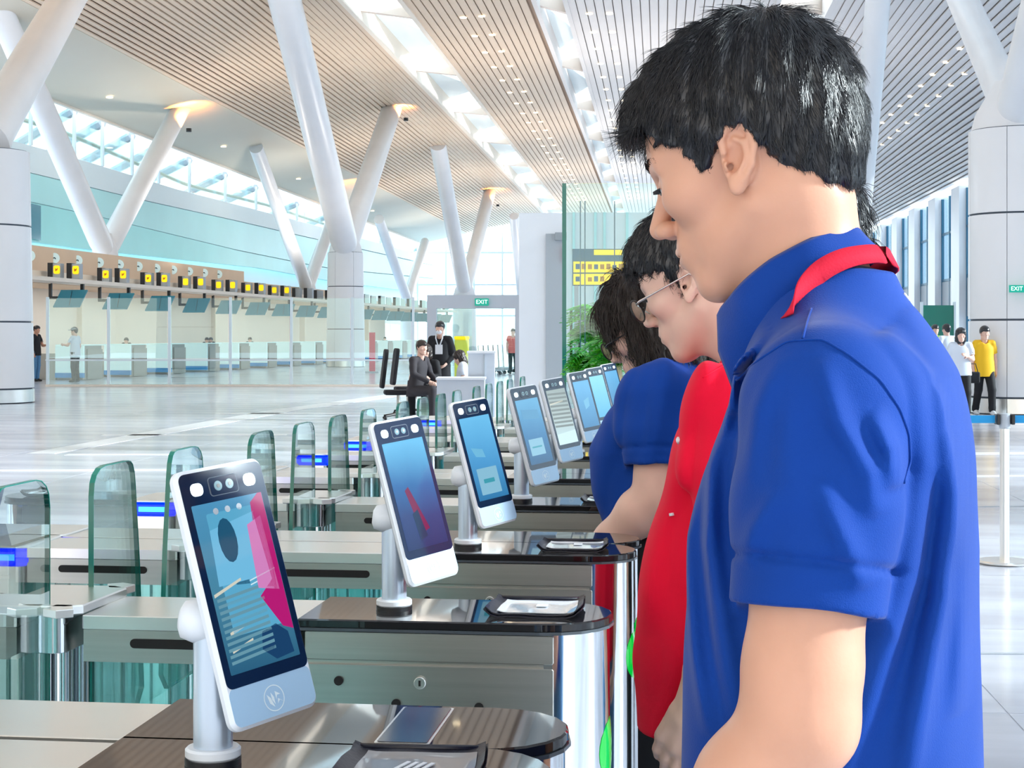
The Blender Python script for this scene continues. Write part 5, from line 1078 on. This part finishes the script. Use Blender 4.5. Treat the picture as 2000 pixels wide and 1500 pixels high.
def glasses(MW, lab, m='metalg', tm=None):
    t = bpy.data.objects.new('eyeglasses', None); C.objects.link(t); t.matrix_world = MW; t.empty_display_size = .05; tag(t, lab, 'glasses')
    for s in (-1, 1):
        ring = [Vector((.112-.10*(abs(math.cos(a))*0)-.008*(s*math.cos(a)*s)*0-.10*((.033+.024*math.cos(a))**2)*4, s*(.034+.025*math.cos(a)), .000+.019*math.sin(a))) for a in [2*PI*i/24 for i in range(25)]]
        MB().tube(ring, .0016, 6, False).build('rim', MATS[m], t, True)
        c = MB(); c.add([tuple(p) for p in ring[:-1]], [tuple(range(24))]); c.build('lens', MATS['lens'], t)
        MB().tube([(.098, s*.060, .006), (.088, s*.071, .007), (.02, s*.078, .010), (-.012, s*.079, .012), (-.028, s*.074, -.006)], [.0022, .0020, .0017, .0015, .0012], 8).build('temple', MATS[tm or m], t, True)
        MB().tube([(.108, s*.010, .0), (.102, s*.009, -.008)], .001, 5).build('nose_pad', MATS['lens'], t)
    MB().tube([(.1115, -.010, .004), (.113, 0, .007), (.1115, .010, .004)], .0014, 6).build('bridge', MATS[m], t, True)
glasses(rmw, 'silver eyeglasses worn by the man in red', 'black', 'metalg')
# ------------------------------------------------------------------ woman in navy blue polo
Jw = dict(neck=(-.02, 0, 1.345), shl=(-.020, .155, 1.285), shr=(-.01, -.155, 1.29), ell=(-.030, .185, 1.085), elr=(0, -.19, 1.04), wrl=(.115, .165, .955), wrr=(.0, -.15, .86), hdl=(.55, -.15, -.8), hip=.90, hipl=(0, .085, .86), hipr=(0, -.085, .86), knl=(.02, .09, .46), knr=(.02, -.09, .46), anl=(-.02, .09, .09), anr=(-.02, -.09, .09), fat=1.18)
WC = Vector((.355, 3.60, 0))
tor_w = [(.99, .01, 0, .130, .165), (1.08, .028, 0, .142, .165), (1.17, .040, 0, .145, .165), (1.24, .020, 0, .125, .160), (1.29, -.002, 0, .098, .138), (1.33, -.015, 0, .076, .09), (1.36, -.02, 0, .064, .07)]
HLW = [(.125, .060), (.110, .02), (.085, .015), (.075, -.02), (.070, -.07), (.055, -.13), (.02, -.165), (-.05, -.16), (-.12, -.10), (-.16, .05), (-.10, .17), (.05, .18)]
def whair(HM):
    def fn(P):
        L_ = tolocal(P, HM); x, y, z = L_[..., 0], L_[..., 1], L_[..., 2]
        d = smin(ell(L_, (-.008, 0, .056), (.112, .092, .094)), ell(L_, (-.020, 0, -.050), (.085, .098, .110)), .04)
        d = d+.006*np.sin(x*80+z*60)*np.sin(y*70+z*45)+.003*np.sin(x*170+y*90)
        d = np.maximum(d, -ell(L_, (.085, 0, -.02), (.045, .056, .075))); return np.maximum(d, polyf(x, z, HLW))
    return fn
woman, HMw = person('person', WC, PI-math.radians(25), 'woman in a navy blue polo with dark wavy hair, arm resting by a gate', Jw, ((.045, 0, 1.432), 0, math.radians(26)), 'skin_f', .006, .0045, tor_w, True, (.70, .084, .074), (tf(.8), tf(1)), 'navy_polo', .0055, 'blackcloth', 'shoe',
    (whair, 5000, lambda p: .045+0*p[:, 0], dict(r=.0010, down=.9, lift=.5, wave=.006, box=.24, mat='hair_b')), female=True, collar=(24, .058, 'navy_polo'))
glasses(Matrix.Translation(WC) @ Matrix.Rotation(PI-math.radians(25), 4, 'Z') @ HMw, 'thin dark eyeglasses worn by the woman in navy', 'black')
# ------------------------------------------------------------------ the hidden fourth visitor, only dark hair seen behind the nearest man's neck
p4, H4 = person('person', Vector((.66, 3.3, 0)), PI-.5, 'visitor hidden behind the nearest man, only black hair showing by his neck', stand(1.74), ((.05, 0, 1.60), .2, .3), 'skin_f', .009, .007, [(z*1.02, x, 0, a, b) for z, x, _, a, b in tor_w[:-1]]+[(1.42, -.02, 0, .062, .07)], True, (.7, .06, .06), None, 'blackcloth', .009, 'blackcloth', 'shoe',
    (whair, 2500, lambda p: .04+0*p[:, 0], dict(r=.0012, down=.9, lift=.4, wave=.005, box=.24)), female=True)
# ------------------------------------------------------------------ small figures of the hall
def small(px, Y, yaw, h, lab, shirt_mat, trousers, skin='skin_f', J=None, hair='hair', long=False, slv=.7, shoes='shoe', hem=.78, res=.013, head=None, suit=False, group=None, seat=0):
    p = Wp(px, 0, Y); k = h/1.70; J = J or stand(h)
    tor = [(hem*k+seat, .0, 0, .140, .192), (1.0*k+seat, .0, 0, .132, .178), (1.12*k+seat, .0, 0, .120, .166), (1.28*k+seat, 0, 0, .108, .165), (1.37*k+seat, 0, 0, .085, .13), (1.43*k+seat, -.01, 0, .06, .07)]
    nx_ = J['neck'][0]; tor = [(z_, nx_*max(0, (z_-tor[0][0])/(J['neck'][2]-tor[0][0])), c_, a_, b_) for z_, _, c_, a_, b_ in tor]
    poly = HLW if long else HAIRLINE
    hf = (lambda HM: hair_f(HM, .022, .012, poly)) if not long else whair
    return person('person', Vector((p.x, Y, 0)), yaw, lab, J, head or ((.03, 0, 1.565*k), 0, .05), skin, res, .009 if Y < 35 else .012, tor, True, (slv, .062, .058) if not suit else (.98, .064, .056), None, shirt_mat, res, trousers, shoes, (hf, 0, None, dict(box=.24, mat=hair)), hands=True, group=group)
D = math.radians
wk = dict(ell=(.02, .21, 1.10), wrl=(.18, .12, 1.13))
small(1876, 28.5, -PI/2-.1, 1.53, 'walking woman in a white tee holding a phone, left of the yellow shirt', 'wwhite', 'blackcloth', J=stand(1.53, dict(ell=(.02, .20, 1.00), wrl=(.20, .08, 1.06), elr=(-.04, -.22, .98)), .10), long=True, hem=.80)
small(1922, 29.2, -PI/2+.05, 1.57, 'walking woman in a bright yellow shirt near the right column', 'wyellow', 'blackcloth', J=stand(1.57, dict(ell=(-.05, .21, 1.02), wrl=(-.02, .22, .78), elr=(-.05, -.21, 1.02), wrr=(.02, -.20, .79)), .12), hem=.74, shoes='shoew')
small(1850, 36, PI/2+.3, 1.66, 'man in a white shirt seen behind the walking women', 'wwhite', 'jeans', J=stand(1.66), shoes='shoew')
small(1826, 38, -PI/2, 1.66, 'person in a bright green vest at the back of the nearest man', 'vest', 'blackcloth', J=stand(1.66))
bag = thing('handbag', Wp(1900, 735, 28.7), 0, 'small dark handbag carried between the two walking women', 'bag'); MB().slab(rr(.24, .10, .03, 4), -.12, .08, .02).build('body', MATS['blackcloth'], bag); MB().tube([(-.09, 0, .07), (-.05, 0, .22), (.05, 0, .22), (.09, 0, .07)], .008, 6).build('handle', MATS['blackcloth'], bag, True)
# man standing in black with white mask
mk, Hk = small(860, 29.3, -PI/2-.15, 1.66, 'standing man in black suit wearing a white mask and badge', 'blackcloth', 'blackcloth', J=stand(1.66, dict(ell=(-.02, .24, 1.06), wrl=(.08, .14, .93), elr=(-.02, -.24, 1.06), wrr=(.08, -.14, .93))), suit=True, hem=.70, res=.011)
kw_ = Matrix.Translation(mk.location) @ Matrix.Rotation(-PI/2-.15, 4, 'Z')
fm_ = thing('face_mask', (0, 0, 0), 0, 'white face mask on the standing man in black', 'mask'); fm_.matrix_world = kw_ @ Hk; MB().ball((.074, 0, -.045), (.040, .050, .042), 10).build('cloth', MATS['white'], fm_, True)
bg_ = thing('id_badge', (0, 0, 0), 0, 'white identity badge hanging on the chest of the man in black', 'badge'); bg_.matrix_world = kw_ @ Matrix.Translation((.135, 0, 1.17)); MB().box((0, 0, 0), (.012, .13, .17)).build('card', MATS['white'], bg_)
for s in (-1, 1): MB().tube([(0, s*.02, .08), (-.02, s*.06, .20), (-.06, s*.06, .27)], .012, 6).build('strap', MATS['white'], bg_, True)
# seated man, seated woman
def sit(h, lean=.0, reach=None):
    k = h/1.70; z = -.43; J = stand(h)
    for q in ('neck', 'shl', 'shr', 'ell', 'elr', 'wrl', 'wrr'): x, y, w = J[q]; J[q] = (x+lean*(w-.9)*.6, y, w+z)
    J['hip'] = .92*k+z; J['hipl'] = (0, .10, .50); J['hipr'] = (0, -.10, .50); J['knl'] = (.42, .12, .52); J['knr'] = (.42, -.12, .52); J['anl'] = (.42, .12, .09); J['anr'] = (.42, -.12, .09)
    if reach: J.update(reach)
    return J
small(812, 27.3, -.55, 1.75, 'smiling man in a charcoal suit seated on the black chair', 'darksuit', 'darksuit', J=sit(1.75, .2, dict(ell=(.12, .24, .78), wrl=(.34, .12, .66), elr=(.12, -.24, .78), wrr=(.34, -.12, .66), neck=(.10, 0, 1.06), shl=(.07, .19, 1.01), shr=(.07, -.19, 1.01))), suit=True, seat=-.42, hem=.80, hair='hair_b', head=((.12, 0, 1.20), -.4, .0), res=.011)
small(835, 28.3, -1.9, 1.68, 'seated woman in black, back to the camera, between the two men', 'blackcloth', 'blackcloth', J=sit(1.68, 0, dict(ell=(.05, .22, .72), wrl=(.22, .14, .70))), suit=True, seat=-.43, hem=.84, head=((.05, 0, 1.12), 0, .1), long=True, hair='hair_b', res=.012)
small(904, 28.4, PI, 1.64, 'person with brown hair bending behind the white desk box', 'wwhite', 'blackcloth', J=sit(1.64), seat=-.43, hem=.84, head=((.05, 0, 1.02), .2, .5), hair='hair_b', long=True, res=.013)
small(1002, 60, -PI/2, 1.66, 'distant person in a coral shirt seen through the portal', 'coral', 'blackcloth', res=.02)
# check-in visitors and clerks
small(70, 50.5, -.3, 1.72, 'visitor in dark clothes leaning on the first desk beside the left column', 'blackcloth', 'jeans', skin='skin', J=stand(1.72, dict(ell=(.1, .22, 1.10), wrl=(.30, .15, 1.12))), res=.018)
vm, Hv = small(147, 49.5, PI*.9, 1.66, 'visitor in a pale shirt and cap standing at the second desk', 'wwhite', 'blackcloth', J=stand(1.66, dict(ell=(.12, .21, 1.12), wrl=(.34, .12, 1.14))), res=.018)
cp = thing('cap', (0, 0, 0), 0, 'grey cap on the visitor in the pale shirt', 'cap'); cp.matrix_world = Matrix.Translation(vm.location) @ Matrix.Rotation(PI*.9, 4, 'Z') @ Hv; MB().ball((0, 0, .075), (.115, .095, .07), 8).build('crown', MATS['greyd'], cp, True); MB().box((.12, 0, .06), (.10, .14, .012)).build('brim', MATS['greyd'], cp)
for k, (px, Y) in enumerate(((247, 60.5), (404, 67.5), (412, 69.5), (488, 72.5), (752, 96))):
    small(px, Y, -PI/2+.3*(k % 2), 1.30, ['clerk with dark hair behind the third desk', 'clerk half hidden beside the fifth desk', 'clerk in dark green cap between the fifth and sixth desks', 'clerk behind the seventh desk', 'clerk beyond the panelled column'][k], 'blackcloth', 'blackcloth', J=stand(1.34), res=.022)
